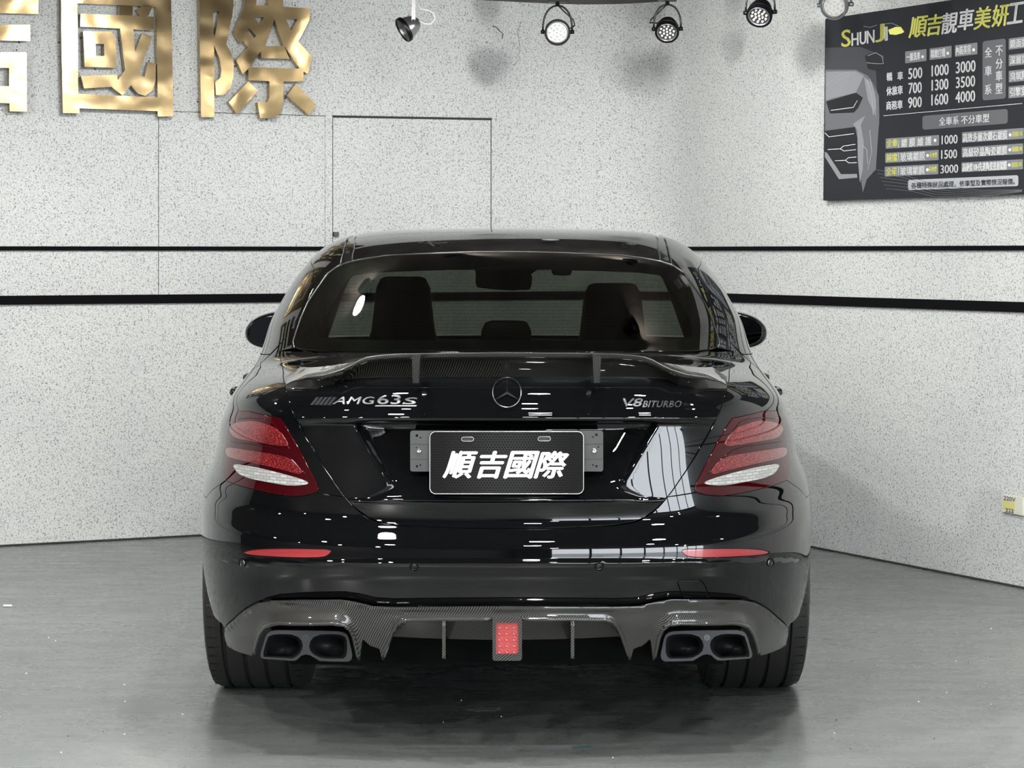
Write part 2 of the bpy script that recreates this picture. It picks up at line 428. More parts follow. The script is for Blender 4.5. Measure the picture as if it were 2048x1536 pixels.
# thin dark tube standing in for the shade along the wall foot
m = MB(); m.tube([(p[0], p[1], .004) for p in [CL]+cove(0)+[CR]], .005, 5); o = m.build('wall_foot_shade', joint_m); tag(o, kind='structure')

# ================================================================== THE CAR
CARX, CARY, YAW = -.0145, 5.73, .0030
car = empty('car', (CARX, CARY, 0), YAW)
tag(car, 'glossy black sedan seen from behind, with carbon spoiler and diffuser, parked on the grey floor', 'car')
# rows of the body: zr yr W zs L n | zf yf   (rear centre height/depth, side half width/height, lobe length, exponent, front)
ROWS = np.array([
 (.200, .150, .880, .200, 1.00, 3.3, .200, 4.80),
 (.310, .085, .905, .300, 1.00, 3.3, .30, 4.90),
 (.400, .045, .920, .390, 1.00, 3.3, .40, 4.96),
 (.480, .018, .926, .480, 1.00, 3.3, .48, 4.985),
 (.545, .002, .928, .550, 1.00, 3.3, .55, 4.985),
 (.585, .004, .927, .600, 1.00, 3.3, .60, 4.97),
 (.615, .028, .925, .640, 1.00, 3.25, .64, 4.95),
 (.650, .058, .922, .685, 1.00, 3.2, .68, 4.92),
 (.700, .062, .910, .730, 1.00, 3.15, .72, 4.88),
 (.770, .064, .900, .790, 1.00, 3.1, .75, 4.84),
 (.850, .066, .895, .850, .99, 3.05, .78, 4.78),
 (.920, .070, .876, .900, .97, 3.0, .81, 4.68),
 (.975, .084, .863, .935, .95, 2.95, .85, 4.50),
 (1.012, .125, .855, .958, .93, 2.9, .90, 4.20),
 (1.035, .230, .849, .976, .91, 2.9, .94, 3.90),
 (1.052, .400, .845, .992, .90, 2.9, .975, 3.65),
 (1.066, .610, .840, 1.012, .88, 2.9, 1.00, 3.48),
 (1.098, .690, .824, 1.060, .87, 2.9, 1.045, 3.36),
 (1.150, .815, .808, 1.125, .85, 2.85, 1.11, 3.22),
 (1.205, .950, .775, 1.190, .82, 2.8, 1.175, 3.08),
 (1.260, 1.085, .742, 1.250, .79, 2.75, 1.24, 2.94),
 (1.310, 1.215, .707, 1.304, .75, 2.7, 1.30, 2.81),
 (1.352, 1.345, .672, 1.350, .70, 2.6, 1.35, 2.69),
 (1.385, 1.480, .630, 1.386, .62, 2.5, 1.386, 2.58),
 (1.410, 1.630, .572, 1.413, .52, 2.4, 1.411, 2.47),
 (1.427, 1.780, .480, 1.431, .40, 2.3, 1.428, 2.38),
 (1.437, 1.930, .340, 1.440, .27, 2.2, 1.438, 2.33),
 (1.441, 2.050, .170, 1.443, .14, 2.1, 1.442, 2.30),
 (1.443, 2.150, .0005, 1.444, .02, 2.0, 1.444, 2.28)])
ROWS[:, 5] *= 1+.22*np.clip((15.-np.arange(len(ROWS)))/3., 0, 1)
NR_ = len(ROWS)-1
def pchip(y, per=60):
    n = len(y); x = np.arange(n); d = np.diff(y); s = np.zeros(n)
    for i in range(1, n-1):
        if d[i-1]*d[i] > 0: s[i] = 2*d[i-1]*d[i]/(d[i-1]+d[i])
    s[0] = d[0]; s[-1] = d[-1]
    t = np.linspace(0, n-1, (n-1)*per+1); i = np.minimum(t.astype(int), n-2); f = t-i
    h00 = 2*f**3-3*f**2+1; h10 = f**3-2*f**2+f; h01 = -2*f**3+3*f**2; h11 = f**3-f**2
    v_ = h00*y[i]+h10*s[i]+h01*y[i+1]+h11*s[i+1]
    k = np.exp(-.5*(np.arange(-40, 41)/12.)**2); k /= k.sum()
    e = np.concatenate([2*v_[0]-v_[1:41][::-1], v_, 2*v_[-1]-v_[-41:-1][::-1]])
    return np.convolve(e, k, 'valid')
PER = 60
TAB = np.stack([pchip(ROWS[:, k], PER) for k in range(8)], 1)
def params(v):
    t = np.clip(v, 0, NR_)*PER; i = np.minimum(t.astype(int), len(TAB)-2); f = (t-i)[:, None]
    return TAB[i]*(1-f)+TAB[i+1]*f
def sm(a, b, x):
    t = np.clip((x-a)/(b-a), 0, 1); return t*t*(3-2*t)
AXR, AXF, AXZ = 1.12, 4.06, .345
def S(u, v):
    """body surface; u: 0 rear centre .. 1 rear side .. 2 front side .. 3 front centre (sign = side), v: row"""
    u = np.asarray(u, float); v = np.asarray(v, float); sg = np.where(u < 0, -1., 1.); a = np.abs(u)
    zr, yr, W, zs, L, n, zf, yf = params(v).T
    Lf = np.clip((.80-.42*sm(10, 15, v))*np.clip(L/.88, .02, 1.), .01, .95); nf = n*.9
    t = np.clip(a, 0, 1)*math.pi/2; sa, ca = np.sin(t), np.cos(t)
    r = (sa**n+np.maximum(ca, 1e-9)**n)**(-1/n)
    xr = W*r*sa; yy = yr + L*(1-r*ca) + .070*(r*sa)**2
    bl = (r*sa)**2; bl = bl*bl*(1-.35)+bl*.35
    z1 = zr+(zs-zr)*bl
    y1 = yr+L+.070; y2 = yf-Lf
    t2 = np.clip(a-1, 0, 1); ym = y1+(y2-y1)*t2
    t3 = np.clip(a-2, 0, 1)*math.pi/2; s3, c3 = np.sin(t3), np.cos(t3)
    r3 = (c3**nf+np.maximum(s3, 1e-9)**nf)**(-1/nf)
    x3 = W*r3*c3; y3 = y2+Lf*r3*s3; b3 = (1-(r3*c3)**2)**1.5 if np.isscalar(a) else np.clip(1-np.clip(r3*c3, 0, 1)**2, 0, 1)
    zside_f = zs
    hood = sm(2.2, 4.6, ym)*sm(8, 12, v)*sm(20, 15, v)     # belt drops to the bonnet sides
    z2 = zs-.05*hood
    z3 = (zs-.05*sm(2.2, 4.6, y2)*sm(8, 12, v)*sm(20, 15, v))
    z3 = z3+(zf-z3)*b3
    x = np.where(a <= 1, xr, np.where(a <= 2, W, x3)); y = np.where(a <= 1, yy, np.where(a <= 2, ym, y3))
    z = np.where(a <= 1, z1, np.where(a <= 2, z2, z3))
    # wheel-arch flares
    zk = sm(.62, .86, z); Tz = (.047+.009*zk+.018*sm(.92, 1.02, z))*sm(1.50, 1.05, z); y0 = 1.30+.6*zk+.45*sm(.90, 1.0, z)
    tp = np.clip((y0-y)/(y0-.28), 0, 1); tp = tp*tp*(3-2*tp)*Tz*sm(.45, .90, x/np.maximum(W, .01))
    x = x-tp
    fl = .024*np.exp(-((y-AXR)/.30)**2)*sm(.82, .56, z) + .012*np.exp(-((y-AXF)/.42)**2)*sm(.85, .6, z)
    x = x+fl*sm(.55, .85, x/np.maximum(W, .01))
    return np.stack([x*sg, y, z], -1)
def SN(u, v, disp=None, e=.004, ev=.03):
    f = (lambda a, b: DS(a, b, disp))
    du = f(u+e, v)-f(u-e, v); dv = f(u, np.clip(v+ev, 0, NR_))-f(u, np.clip(v-ev, 0, NR_))
    n = np.cross(du, dv); l = np.linalg.norm(n, axis=-1, keepdims=True); return n/np.maximum(l, 1e-12)
def DS(u, v, disp=None):
    P = S(u, v)
    if disp is not None:
        X, Y = P[:, 0], P[:, 1]+CARY
        px, py = project(X, Y, P[:, 2])
        P = P.copy(); P[:, 1] += disp(px-CX, py, P)
    return P
# outward orientation check
_n = SN(np.array([.3]), np.array([8.]))[0]; FLIP = -1. if _n[1] > 0 else 1.
def normal(u, v, disp=None): return SN(u, v, disp)*FLIP
# --- inverses
_gu, _gv = np.meshgrid(np.linspace(0, 1.6, 321), np.linspace(0, NR_-.05, 560), indexing='ij')
_gu, _gv = _gu.ravel(), _gv.ravel(); _gP = S(_gu, _gv); _gN = normal(_gu, _gv)
_gpx, _gpy = project(_gP[:, 0], _gP[:, 1]+CARY, _gP[:, 2]); _gpx = _gpx-CX
_cv = np.stack([_gP[:, 0], _gP[:, 1]+CARY, _gP[:, 2]-CAMZ], 1)
_vis = (_cv*_gN).sum(1)/np.linalg.norm(_cv, axis=1) < .02
_gu, _gv, _gpx, _gpy = [q_[_vis] for q_ in (_gu, _gv, _gpx, _gpy)]
def newton(u, v, g, tgt):
    for _ in range(7):
        a = np.array([u]); b = np.array([v]); r = g(S(a, b)[0])-tgt
        J = np.stack([(g(S(a+1e-4, b)[0])-g(S(a-1e-4, b)[0]))/2e-4, (g(S(a, b+1e-3)[0])-g(S(a, b-1e-3)[0]))/2e-3], 1)
        d = np.linalg.lstsq(J+1e-9*np.eye(2), -r, rcond=None)[0]
        d = np.clip(d, [-.05, -.6], [.05, .6]); u += d[0]; v += d[1]
        v = min(max(v, 0), NR_-.01)
    return u, v
def gpx(P):
    a, b = project(P[0], P[1]+CARY, P[2]); return np.array([a-CX, b])
def ipx(dx, py, vr=None):
    """signed px offset from the car's centre line (ideal camera) -> (u,v)"""
    s = -1. if dx < 0 else 1.; dx = abs(dx)
    c = (_gpx-dx)**2+(_gpy-py)**2
    if vr: c = c+np.where((_gv < vr[0]) | (_gv > vr[1]), 1e6, 0)
    i = int(np.argmin(c)); u, v = newton(_gu[i], _gv[i], gpx, np.array([dx, py]))
    if (u-_gu[i])**2*60+(v-_gv[i])**2*.1 > .3: u, v = _gu[i], _gv[i]
    return (s*u, v)
_hu, _hv = np.meshgrid(np.linspace(.3, 2.98, 400), np.linspace(0, NR_-.05, 300), indexing='ij')
_hu, _hv = _hu.ravel(), _hv.ravel(); _hP = S(_hu, _hv)
def iyz(y, z):
    c = (_hP[:, 1]-y)**2+(_hP[:, 2]-z)**2+.05*np.maximum(_hu-2.05, 0)**2; i = int(np.argmin(c))
    return newton(_hu[i], _hv[i], lambda P: P[1:3], np.array([y, z]))
_ku, _kv = np.meshgrid(np.linspace(0, 3, 400), np.linspace(12, NR_-.05, 300), indexing='ij')
_ku, _kv = _ku.ravel(), _kv.ravel(); _kP = S(_ku, _kv)
def ixy(x, y):
    s = -1. if x < 0 else 1.
    c = (_kP[:, 0]-abs(x))**2+(_kP[:, 1]-y)**2; i = int(np.argmin(c))
    u, v = newton(_ku[i], _kv[i], lambda P: P[:2], np.array([abs(x), y])); return (s*u, v)
MU, MV = 1.05, .058           # rough metric of u and v
def resample(poly, step, closed=True):
    P = np.array(poly, float); out = []
    n = len(P)
    for i in range(n if closed else n-1):
        a, b = P[i], P[(i+1) % n]; d = (b-a)*[MU, MV]; k = max(1, int(math.ceil(math.hypot(*d)/step)))
        for j in range(k): out.append(a+(b-a)*j/k)
    if not closed: out.append(P[-1])
    return np.array(out)
def inpoly(Q, P):
    c = np.zeros(len(Q), bool); n = len(P); x, y = Q[:, 0], Q[:, 1]
    for i in range(n):
        a, b = P[i], P[(i+1) % n]
        if a[1] == b[1]: continue
        m_ = (a[1] > y) != (b[1] > y); c ^= m_ & (x < (b[0]-a[0])*(y-a[1])/(b[1]-a[1])+a[0])
    return c
def dist_poly(Q, P):
    d = np.full(len(Q), 1e9); B = np.roll(P, -1, 0)
    for a, b in zip(P, B):
        ab = b-a; t = np.clip(((Q-a)@ab)/max(ab@ab, 1e-15), 0, 1); q = Q-a-t[:, None]*ab
        d = np.minimum(d, (q*q).sum(1))
    return np.sqrt(d)
def region_data(poly, step, disp=None, off=0., gap=.0016, skirt=.010, holes=(), bstep=None, lipout=.0009, feats=()):
    loops = []
    SCL = np.array([MU, MV])
    for k, pl in enumerate([poly]+list(holes)):
        P = resample(pl, bstep or step*.6)
        A = P*SCL; area = .5*np.sum(A[:, 0]*np.roll(A[:, 1], -1)-np.roll(A[:, 0], -1)*A[:, 1])
        if (area < 0) == (k == 0): P = P[::-1]            # outer ccw, holes cw
        # shrink by gap (metric in 3D)
        nxt = np.roll(P, -1, 0); prv = np.roll(P, 1, 0)
        T3 = S(nxt[:, 0], nxt[:, 1])-S(prv[:, 0], prv[:, 1]); T3 /= np.maximum(np.linalg.norm(T3, axis=1, keepdims=True), 1e-9)
        N3 = normal(P[:, 0], P[:, 1])
        I3 = np.cross(N3, T3)
        Su = (S(P[:, 0]+1e-3, P[:, 1])-S(P[:, 0]-1e-3, P[:, 1]))/2e-3; Sv = (S(P[:, 0], P[:, 1]+.01)-S(P[:, 0], P[:, 1]-.01))/.02
        # in uv with outer ccw, inside is to the left; N=Su x Sv*FLIP decides the sense
        sgn = FLIP
        guu = (Su*Su).sum(1); gvv = (Sv*Sv).sum(1); guv = (Su*Sv).sum(1); det = np.maximum(guu*gvv-guv*guv, 1e-14)
        bu = (I3*Su).sum(1)*sgn; bv = (I3*Sv).sum(1)*sgn
        du = (gvv*bu-guv*bv)/det; dv = (guu*bv-guv*bu)/det
        P2 = P + np.clip(np.stack([du, dv], 1)*gap, [-.02, -.3], [.02, .3]) if gap else P
        loops.append(P2)
    allb = np.concatenate(loops); lo, hi = loops[0].min(0), loops[0].max(0)
    gu = np.arange(lo[0], hi[0], step/MU); gv = np.arange(lo[1], hi[1], step/MV)
    G = np.stack(np.meshgrid(gu, gv, indexing='ij'), -1).reshape(-1, 2)
    ins = inpoly(G, loops[0])
    for h in loops[1:]: ins &= ~inpoly(G, h)
    G = G[ins]
    if len(G):
        dd = np.full(len(G), 1e9)
        for l in loops: dd = np.minimum(dd, dist_poly(G*SCL, l*SCL))
        G = G[dd > step*.45]
    fl_ = [resample(f, step*.8, False) for f in feats]
    for f in fl_:
        if len(G):
            A = f*SCL; dd = np.full(len(G), 1e9)
            for a_, b_ in zip(A[:-1], A[1:]):
                ab = b_-a_; t = np.clip(((G*SCL-a_)@ab)/max(ab@ab, 1e-15), 0, 1); q = G*SCL-a_-t[:, None]*ab; dd = np.minimum(dd, (q*q).sum(1))
            G = G[np.sqrt(dd) > step*.4]
    UV = np.concatenate([allb]+fl_+[G]) if len(G) else allb
    edges = []; b = len(allb)
    for f in fl_: edges += [(b+i, b+i+1) for i in range(len(f)-1)]; b += len(f)
    b = 0
    for l in loops:
        n = len(l); edges += [(b+i, b+(i+1) % n) for i in range(n)]; b += n
    res = delaunay_2d_cdt([Vector((p[0]*MU, p[1]*MV)) for p in UV], edges, [], 0, 1e-8)
    vo = np.array([(q.x/MU, q.y/MV) for q in res[0]]); tri = np.array(res[2])
    cen = vo[tri].mean(1); ok = inpoly(cen, loops[0])
    for h in loops[1:]: ok &= ~inpoly(cen, h)
    tri = tri[ok]
    P3 = DS(vo[:, 0], vo[:, 1], disp); N3 = normal(vo[:, 0], vo[:, 1], disp)
    P3 = P3+N3*off
    V = [P3]; NN = [N3]; F = [tuple(t) if FLIP > 0 else tuple(t[::-1]) for t in tri]; base = len(P3)
    if skirt:
        for l in loops:
            n = len(l); q = DS(l[:, 0], l[:, 1], disp); nn = normal(l[:, 0], l[:, 1], disp); q = q+nn*off
            T = np.roll(q, -1, 0)-np.roll(q, 1, 0); T /= np.maximum(np.linalg.norm(T, axis=1, keepdims=True), 1e-9)
            O = -np.cross(nn, T)*FLIP
            r1 = q+O*lipout*.6-nn*lipout*.5; r2 = q+O*lipout-nn*lipout*1.6; r3 = q+O*lipout-nn*skirt
            n1 = nn*.7+O*.7; n2 = O*.97+nn*.2
            b0 = base; V += [q, r1, r2, r3]; NN += [nn, n1, n2, O]; base += 4*n
            for k in range(3):
                for i in range(n):
                    j = (i+1) % n; a, c = b0+k*n+i, b0+k*n+j; f = (a, a+n, c+n, c)
                    F.append(f if FLIP > 0 else f[::-1])
    return np.concatenate(V), F, np.concatenate(NN)
def region(name, poly, mat, parent, step=.012, mirror=False, **kw):
    V, F, N = region_data(poly, step, **kw)
    o = mk(name, V, F, mat, parent, normals=N); r = [o]
    if mirror:
        V2 = V*[-1, 1, 1]; N2 = N*[-1, 1, 1]; F2 = [f[::-1] for f in F]
        r.append(mk(name, V2, F2, mat, parent, normals=N2))
    return r
def half_px(pts, c=1013., **k): return [ipx(abs(c-x), y, **k) for x, y in pts]
def sym(pts):                                # right half chain (u>0) starting and ending on the centre line
    return pts + [(-u, v) for u, v in pts[::-1] if abs(u) > 1e-6]

# --- traced outlines (left half of the photo, measured from the centre line)
shut = [(558, 702), (561, 714), (566, 737), (569, 766), (578, 794), (587, 826), (605, 862), (620, 888), (636, 915), (651, 938), (667, 961), (691, 994), (713, 1019),
        (735, 1036), (762, 1046), (800, 1051.5), (851, 1055), (930, 1058), (1013, 1059)]
shut_uv = half_px(shut)
lamp_px = [(474, 822), (500, 823), (556, 836), (561, 837), (575, 857), (592, 886), (608, 916), (622, 944), (634, 966), (637, 978), (633, 984), (612, 990), (588, 992), (560, 989),
           (520, 981), (480, 971), (452, 960), (447, 945), (446, 925), (450, 898), (456, 866), (464, 838)]
gl_side = [(588, 695), (586, 683), (597, 649), (615, 606), (640, 569), (655, 547), (678, 531)]
gl_top = [(701, 523), (735, 516.5), (769, 511.5), (830, 508), (892, 505.5), (950, 504), (1010, 503.5)]
gs_uv = half_px(gl_side, 1012); gt_uv = half_px(gl_top, 1010); gt_uv[-1] = (0., gt_uv[-1][1])
gb_uv = half_px([(600, 699), (634, 701.5), (700, 703), (800, 704), (900, 704.5)], 1012, vr=(13, 22))
gb_c = ipx(0, 704.5, vr=(13, 22)); gb_c = (0., gb_c[1])

# trunk relief: lip under the badges, number plate recess, lower panel
def seg(x, pts): return np.interp(x, [p[0] for p in pts], [p[1] for p in pts])
def trunk_disp(dx, py, P):
    a = np.abs(dx)
    m_ = sm(446, 424, a+ (py-828)*.35)                          # fades before the shut line
    d = -.010*np.exp(-((py-835)/9.)**2)*m_
    d += .006*sm(843, 852, py)*m_*sm(1000, 900, py)
    xe = seg(py, [(845, 303), (853, 301), (905, 270), (950, 243), (962, 237), (972, 236), (980, 245), (992, 272), (1002, 300)])
    prof = seg(py, [(843, 0), (850, .85), (862, 1), (930, .62), (980, .22), (1000, 0), (1001, 0)])
    prof = sm(0, 1, prof)*.35+prof*.65
    t = np.clip((xe-a)/75., 0, 1); side = .38*sm(-.06, .16, np.clip((xe-a)/75., -.2, 1))+.62*(1-(1-t)**2)
    d += .052*prof*side
    # lower panel leans out below the bright line
    d += .004*np.exp(-((py-1001)/3.)**2)*-1*sm(330, 290, a)
    lw = sm(999, 1003, py)
    d += .020*lw*seg(py, [(1000, 0), (1060, 1)])*1.0
    d += -.006*sm(1030, 1056, py)*0
    return d
tr_poly = [(0., gb_c[1])] + [(0., 0.)]*0
# trunk lid: from glass base centre out to the window corner, down the shut line to the bottom centre
top_chain = [(0., gb_c[1]-.12)] + [(u, v-.12) for u, v in gb_uv[::-1]] + [(shut_uv[0][0]*.985, shut_uv[0][1])]
chain = top_chain + shut_uv[1:-1] + [(0., shut_uv[-1][1])]
trunk_poly = [p for p in chain] + [(-u, v) for u, v in chain[::-1] if abs(u) > 1e-6]
_xe = [(845, 303), (853, 301), (880, 284), (905, 270), (950, 243), (962, 237), (972, 236), (980, 245), (992, 272)]
tfe = []
for ofs in (7, 4, 1, -2, -6, -11, -18):
    ln = [ipx(x+ofs, y) for y, x in _xe]; tfe += [ln, [(-u, v) for u, v in ln]]
trunk = region('trunk_lid', trunk_poly, paint, car, step=.006, disp=trunk_disp, feats=tfe)[0]

# bumper: seam under the lamp, arch, lower edge, diffuser line
dif_top = [(448, 1257), (467, 1238), (491, 1217), (516, 1203), (544, 1197.5), (605, 1196), (682, 1196), (710, 1200), (747, 1209), (790, 1211), (882, 1210), (1013, 1209)]
dt_uv = half_px(dif_top)
def chaikin(P, n=2):
    for _ in range(n):
        Q = []
        for i in range(len(P)):
            a, b_ = np.array(P[i]), np.array(P[(i+1) % len(P)]); Q += [tuple(a*.78+b_*.22), tuple(a*.22+b_*.78)]
        P = Q
    return P
lamp_uv = half_px(lamp_px)
def arc(cy, R, a0, a1, n, cz=AXZ): return [iyz(cy+R*math.cos(a0+(a1-a0)*i/(n-1)), cz+R*math.sin(a0+(a1-a0)*i/(n-1))) for i in range(n)]
AR = .385
a_seam = math.asin((.64-AXZ)/AR); a_low = math.asin((.315-AXZ)/AR)
bmp = [(0., shut_uv[-1][1])] + shut_uv[-2:10:-1]
i637 = ipx(1013-640, 986)
lam_bot = lamp_uv[10:17]
seamp = [iyz(.55, .655), iyz(.70, .648)] + arc(AXR, AR, math.pi-a_seam, math.pi-a_low, 14) + [iyz(.60, .31), iyz(.45, .305)]
bmp = bmp + [i637] + lam_bot + seamp + dt_uv[:-1] + [(0., dt_uv[-1][1])]
reflect_px = [(484, 1105), (500, 1100), (535, 1097.5), (600, 1097.5), (664, 1099), (657, 1109), (645, 1114.5), (600, 1115.5), (520, 1112), (492, 1109)]
refl_uv = half_px(chaikin(reflect_px, 1))
cover_px = [(1356, 1166), (1360, 1162), (1400, 1161.5), (1408, 1168), (1420, 1194), (1365, 1194.5)]
cover_uv = [ipx(x-1013, y) for x, y in cover_px]
sens_px = [(485, 1125.5), (828, 1134)]
def circ_uv(dx, py, r, n=20):
    return [ipx(dx+r*math.cos(2*math.pi*i/n), py+r*math.sin(2*math.pi*i/n)) for i in range(n)]
s_holes = [circ_uv(s*(1013-x), y, 8.2, 14) for x, y in sens_px for s in (-1, 1)]
def bump_disp(dx, py, P):
    a = np.abs(dx)
    d = -.006*np.exp(-((py-1126)/5.)**2)*sm(600, 560, a) + .010*sm(1127, 1160, py)*sm(.8, .3, P[:, 1])
    # shallow well around the reflectors
    return d*sm(.9, .4, P[:, 1])
rh = [refl_uv, [(-u, v) for u, v in refl_uv]]
bumper = region('rear_bumper', [p for p in bmp]+[(-u, v) for u, v in bmp[::-1] if abs(u) > 1e-6], paint, car, step=.0085, disp=bump_disp,
                holes=rh+[cover_uv]+s_holes)[0]
for k, s in enumerate((1, -1)):
    o = region('reflector', [(s*u, v) for u, v in refl_uv], reflector_m, car, step=.008, disp=bump_disp, off=-.003, gap=.0008)[0]
region('tow_hook_cover', cover_uv, paint, bumper, step=.008, disp=bump_disp, gap=.0016)
for x, y in sens_px:
    for s in (-1, 1):
        uv = ipx(s*(1013-x), y); u_, v_ = np.array([uv[0]]), np.array([uv[1]])
        p = DS(u_, v_, bump_disp)[0]; n_ = normal(u_, v_, bump_disp)[0]
        m = MB(); m.lathe([(0, .0005), (.0062, .0002), (.0072, -.001), (.0078, -.004), (.0079, -.012)], p, n_, 20)
        o = m.build('parking_sensor', satin_black, car, smooth=True)
        m = MB(); m.lathe([(.0080, -.006), (.0082, .0008), (.0090, .0012), (.0098, .0006), (.0102, -.004)], p, n_, 24)
        m.build('ring', dark_chrome, o, smooth=True)

# quarter panel / body side (one stamping: quarter, pillar, roof rail)
ditch_out = [(678, 532), (684, 505), (691, 476)]
ditch_o = [ixy(.545, 1.75)]+[ixy(.551, y) for y in (1.85, 1.93, 2.0, 2.06, 2.12, 2.18, 2.24, 2.30)]
ditch_i = [ixy(.513, 1.75)]+[ixy(.521, y) for y in (1.85, 1.93, 2.0, 2.06, 2.12, 2.18, 2.24, 2.30)]
rail = ditch_o + [(2.30, 22.6), (2.30, 20.), (2.30, 18.), (2.30, 16.2), (2.14, 16.1)]
do_uv = half_px(ditch_out, 1009)
dlo_top = [(2.10, 16.5), (2.08, 18.5), (2.02, 20.4), iyz(2.45, 1.325), iyz(2.2, 1.345), iyz(1.9, 1.34), iyz(1.6, 1.305), iyz(1.38, 1.25), iyz(1.22, 1.18), iyz(1.10, 1.10)]
rdoor_rear = [iyz(1.12, 1.03), iyz(1.18, .93), iyz(1.33, .82), iyz(1.50, .66), iyz(1.58, .45), iyz(1.60, .26)]
q = []
q += [shut_uv[0]] + gs_uv + do_uv[1:2] + rail + dlo_top + [iyz(1.10, 1.045)] + rdoor_rear + [iyz(1.58, .22), iyz(1.50, .25)]
q += arc(AXR, AR, a_low, math.pi-a_seam, 24)
q += [iyz(.70, .648), iyz(.55, .655)] + lamp_uv[16:] + lamp_uv[:11] + [i637] + shut_uv[11:0:-1]
quarter = region('quarter_panel', q, paint, car, step=.012, mirror=True)
# lamp cluster
def lamps_build(s):
    L = lambda pts: [(s*u, v) for u, v in half_px(pts)]
    lamp = region('tail_lamp', [(s*u, v) for u, v in lamp_uv], red_deep, car, step=.010, off=.002, gap=.001, lipout=.0015)[0]
    b1 = [(460, 855), (466, 870), (477, 877), (500, 881), (523, 885), (571, 893), (578, 889), (572, 878), (564, 866), (550, 855), (530, 848), (509, 842), (477, 845)]
    b2 = [(454, 896), (455, 912), (477, 919), (516, 927), (564, 938), (602, 949), (606, 942), (589, 923), (571, 913), (537, 907), (496, 901), (466, 896)]
    b3 = [(468, 928), (474, 942), (484, 950), (502, 957), (537, 964), (571, 970), (598, 971), (621, 967), (605, 959), (571, 949), (523, 937), (496, 932)]
    for nm, b, mt, of in (('led_band', b1, red_band, .0042), ('led_band', b2, red_band, .0042), ('reversing_lens', b3, white_band, .0042)):
        region(nm, L(chaikin(b)), mt, lamp, step=.008, off=of, gap=0, skirt=.003, lipout=.0008)
    for pts in ([(459, 882), (500, 888), (540, 893), (560, 900), (580, 914), (600, 935), (612, 948)], [(474, 838), (500, 836), (530, 838), (548, 845), (560, 862), (580, 897)]):
        uv = [ipx(s*abs(1013-x), y) for x, y in pts]; uv = resample(uv, .01, False); P = S(uv[:, 0], uv[:, 1])+normal(uv[:, 0], uv[:, 1])*.0022
        m = MB(); m.tube(list(P), .0013, 6); m.build('light_guide', red_deep, lamp, smooth=True)
    return lamp
lamps_build(1); lamps_build(-1)

# rear glass, black border, heater wires
g_poly = [(0., gb_c[1])] + gb_uv[::-1] + gs_uv + gt_uv
g_full = g_poly + [(-u, v) for u, v in g_poly[::-1] if abs(u) > 1e-6]
rg = region('rear_window', g_full, glass_rear, car, step=.02, gap=.003, skirt=.004)[0]
fi = [(640, 671), (637, 655), (650, 625), (668, 592), (690, 562), (704, 547), (740, 542), (830, 538), (900, 536)]
fi_uv = half_px(fi, 1011); fb = ipx(0, 677, vr=(14, 22))
inner = [(0., fb[1])] + half_px([(900, 677), (800, 676.5), (700, 676)], 1012, vr=(14, 22))[0:] + [fi_uv[0]] + fi_uv[1:] + [(0., ipx(0, 535)[1])]
inner_full = inner + [(-u, v) for u, v in inner[::-1] if abs(u) > 1e-6]
region('glass_border', g_full, satin_black, rg, step=.02, gap=.004, off=-.004, skirt=.004, holes=[inner_full])
m = MB()
for k in range(17):
    y = 560+k*6.8
    pts = []
    xl = 640+max(0, (650-y))*.62
    a, b = ipx(1011-xl, y), ipx(0, y-2.5)
    uu = np.linspace(-a[0], a[0], 31); vv_ = b[1]+(a[1]-b[1])*(uu/a[0])**2
    P = S(uu, vv_)-normal(uu, vv_)*.003; m.tube(list(P), .00045, 4, cap=False)
for s in (-1, 1):
    uv = np.array([ipx(s*140, 560), ipx(s*150, 610), ipx(s*160, 672)]); P = S(uv[:, 0], uv[:, 1])-normal(uv[:, 0], uv[:, 1])*.003; m.tube(list(P), .0006, 4)
o = m.build('heater_wires', pm('heater_copper', (.10, .055, .04), .4, .5), rg); o['kind'] = 'stuff'
# rubber line around glass
uvb = resample([(-u, v) for u, v in gs_uv]+[(-u, v) for u, v in gt_uv[:-1]]+[(0., gt_uv[-1][1])]+gt_uv[:-1][::-1]+gs_uv[::-1], .012, False)
P = S(uvb[:, 0], uvb[:, 1])+normal(uvb[:, 0], uvb[:, 1])*.0005
m = MB(); m.tube(list(P), .0022, 6); m.build('window_seal', dark_chrome, car, smooth=True)

# roof between the ditches, ditch mouldings
din = [(701, 523), (706, 497), (716, 467)]
di_uv = half_px(din, 1009)
rail_in = [ixy(.525, 1.95), ixy(.525, 2.3), ixy(.53, 2.60)]
front_h = [ixy(.30, 2.66), ixy(0.0, 2.68)]; front_h[-1] = (0., front_h[-1][1])
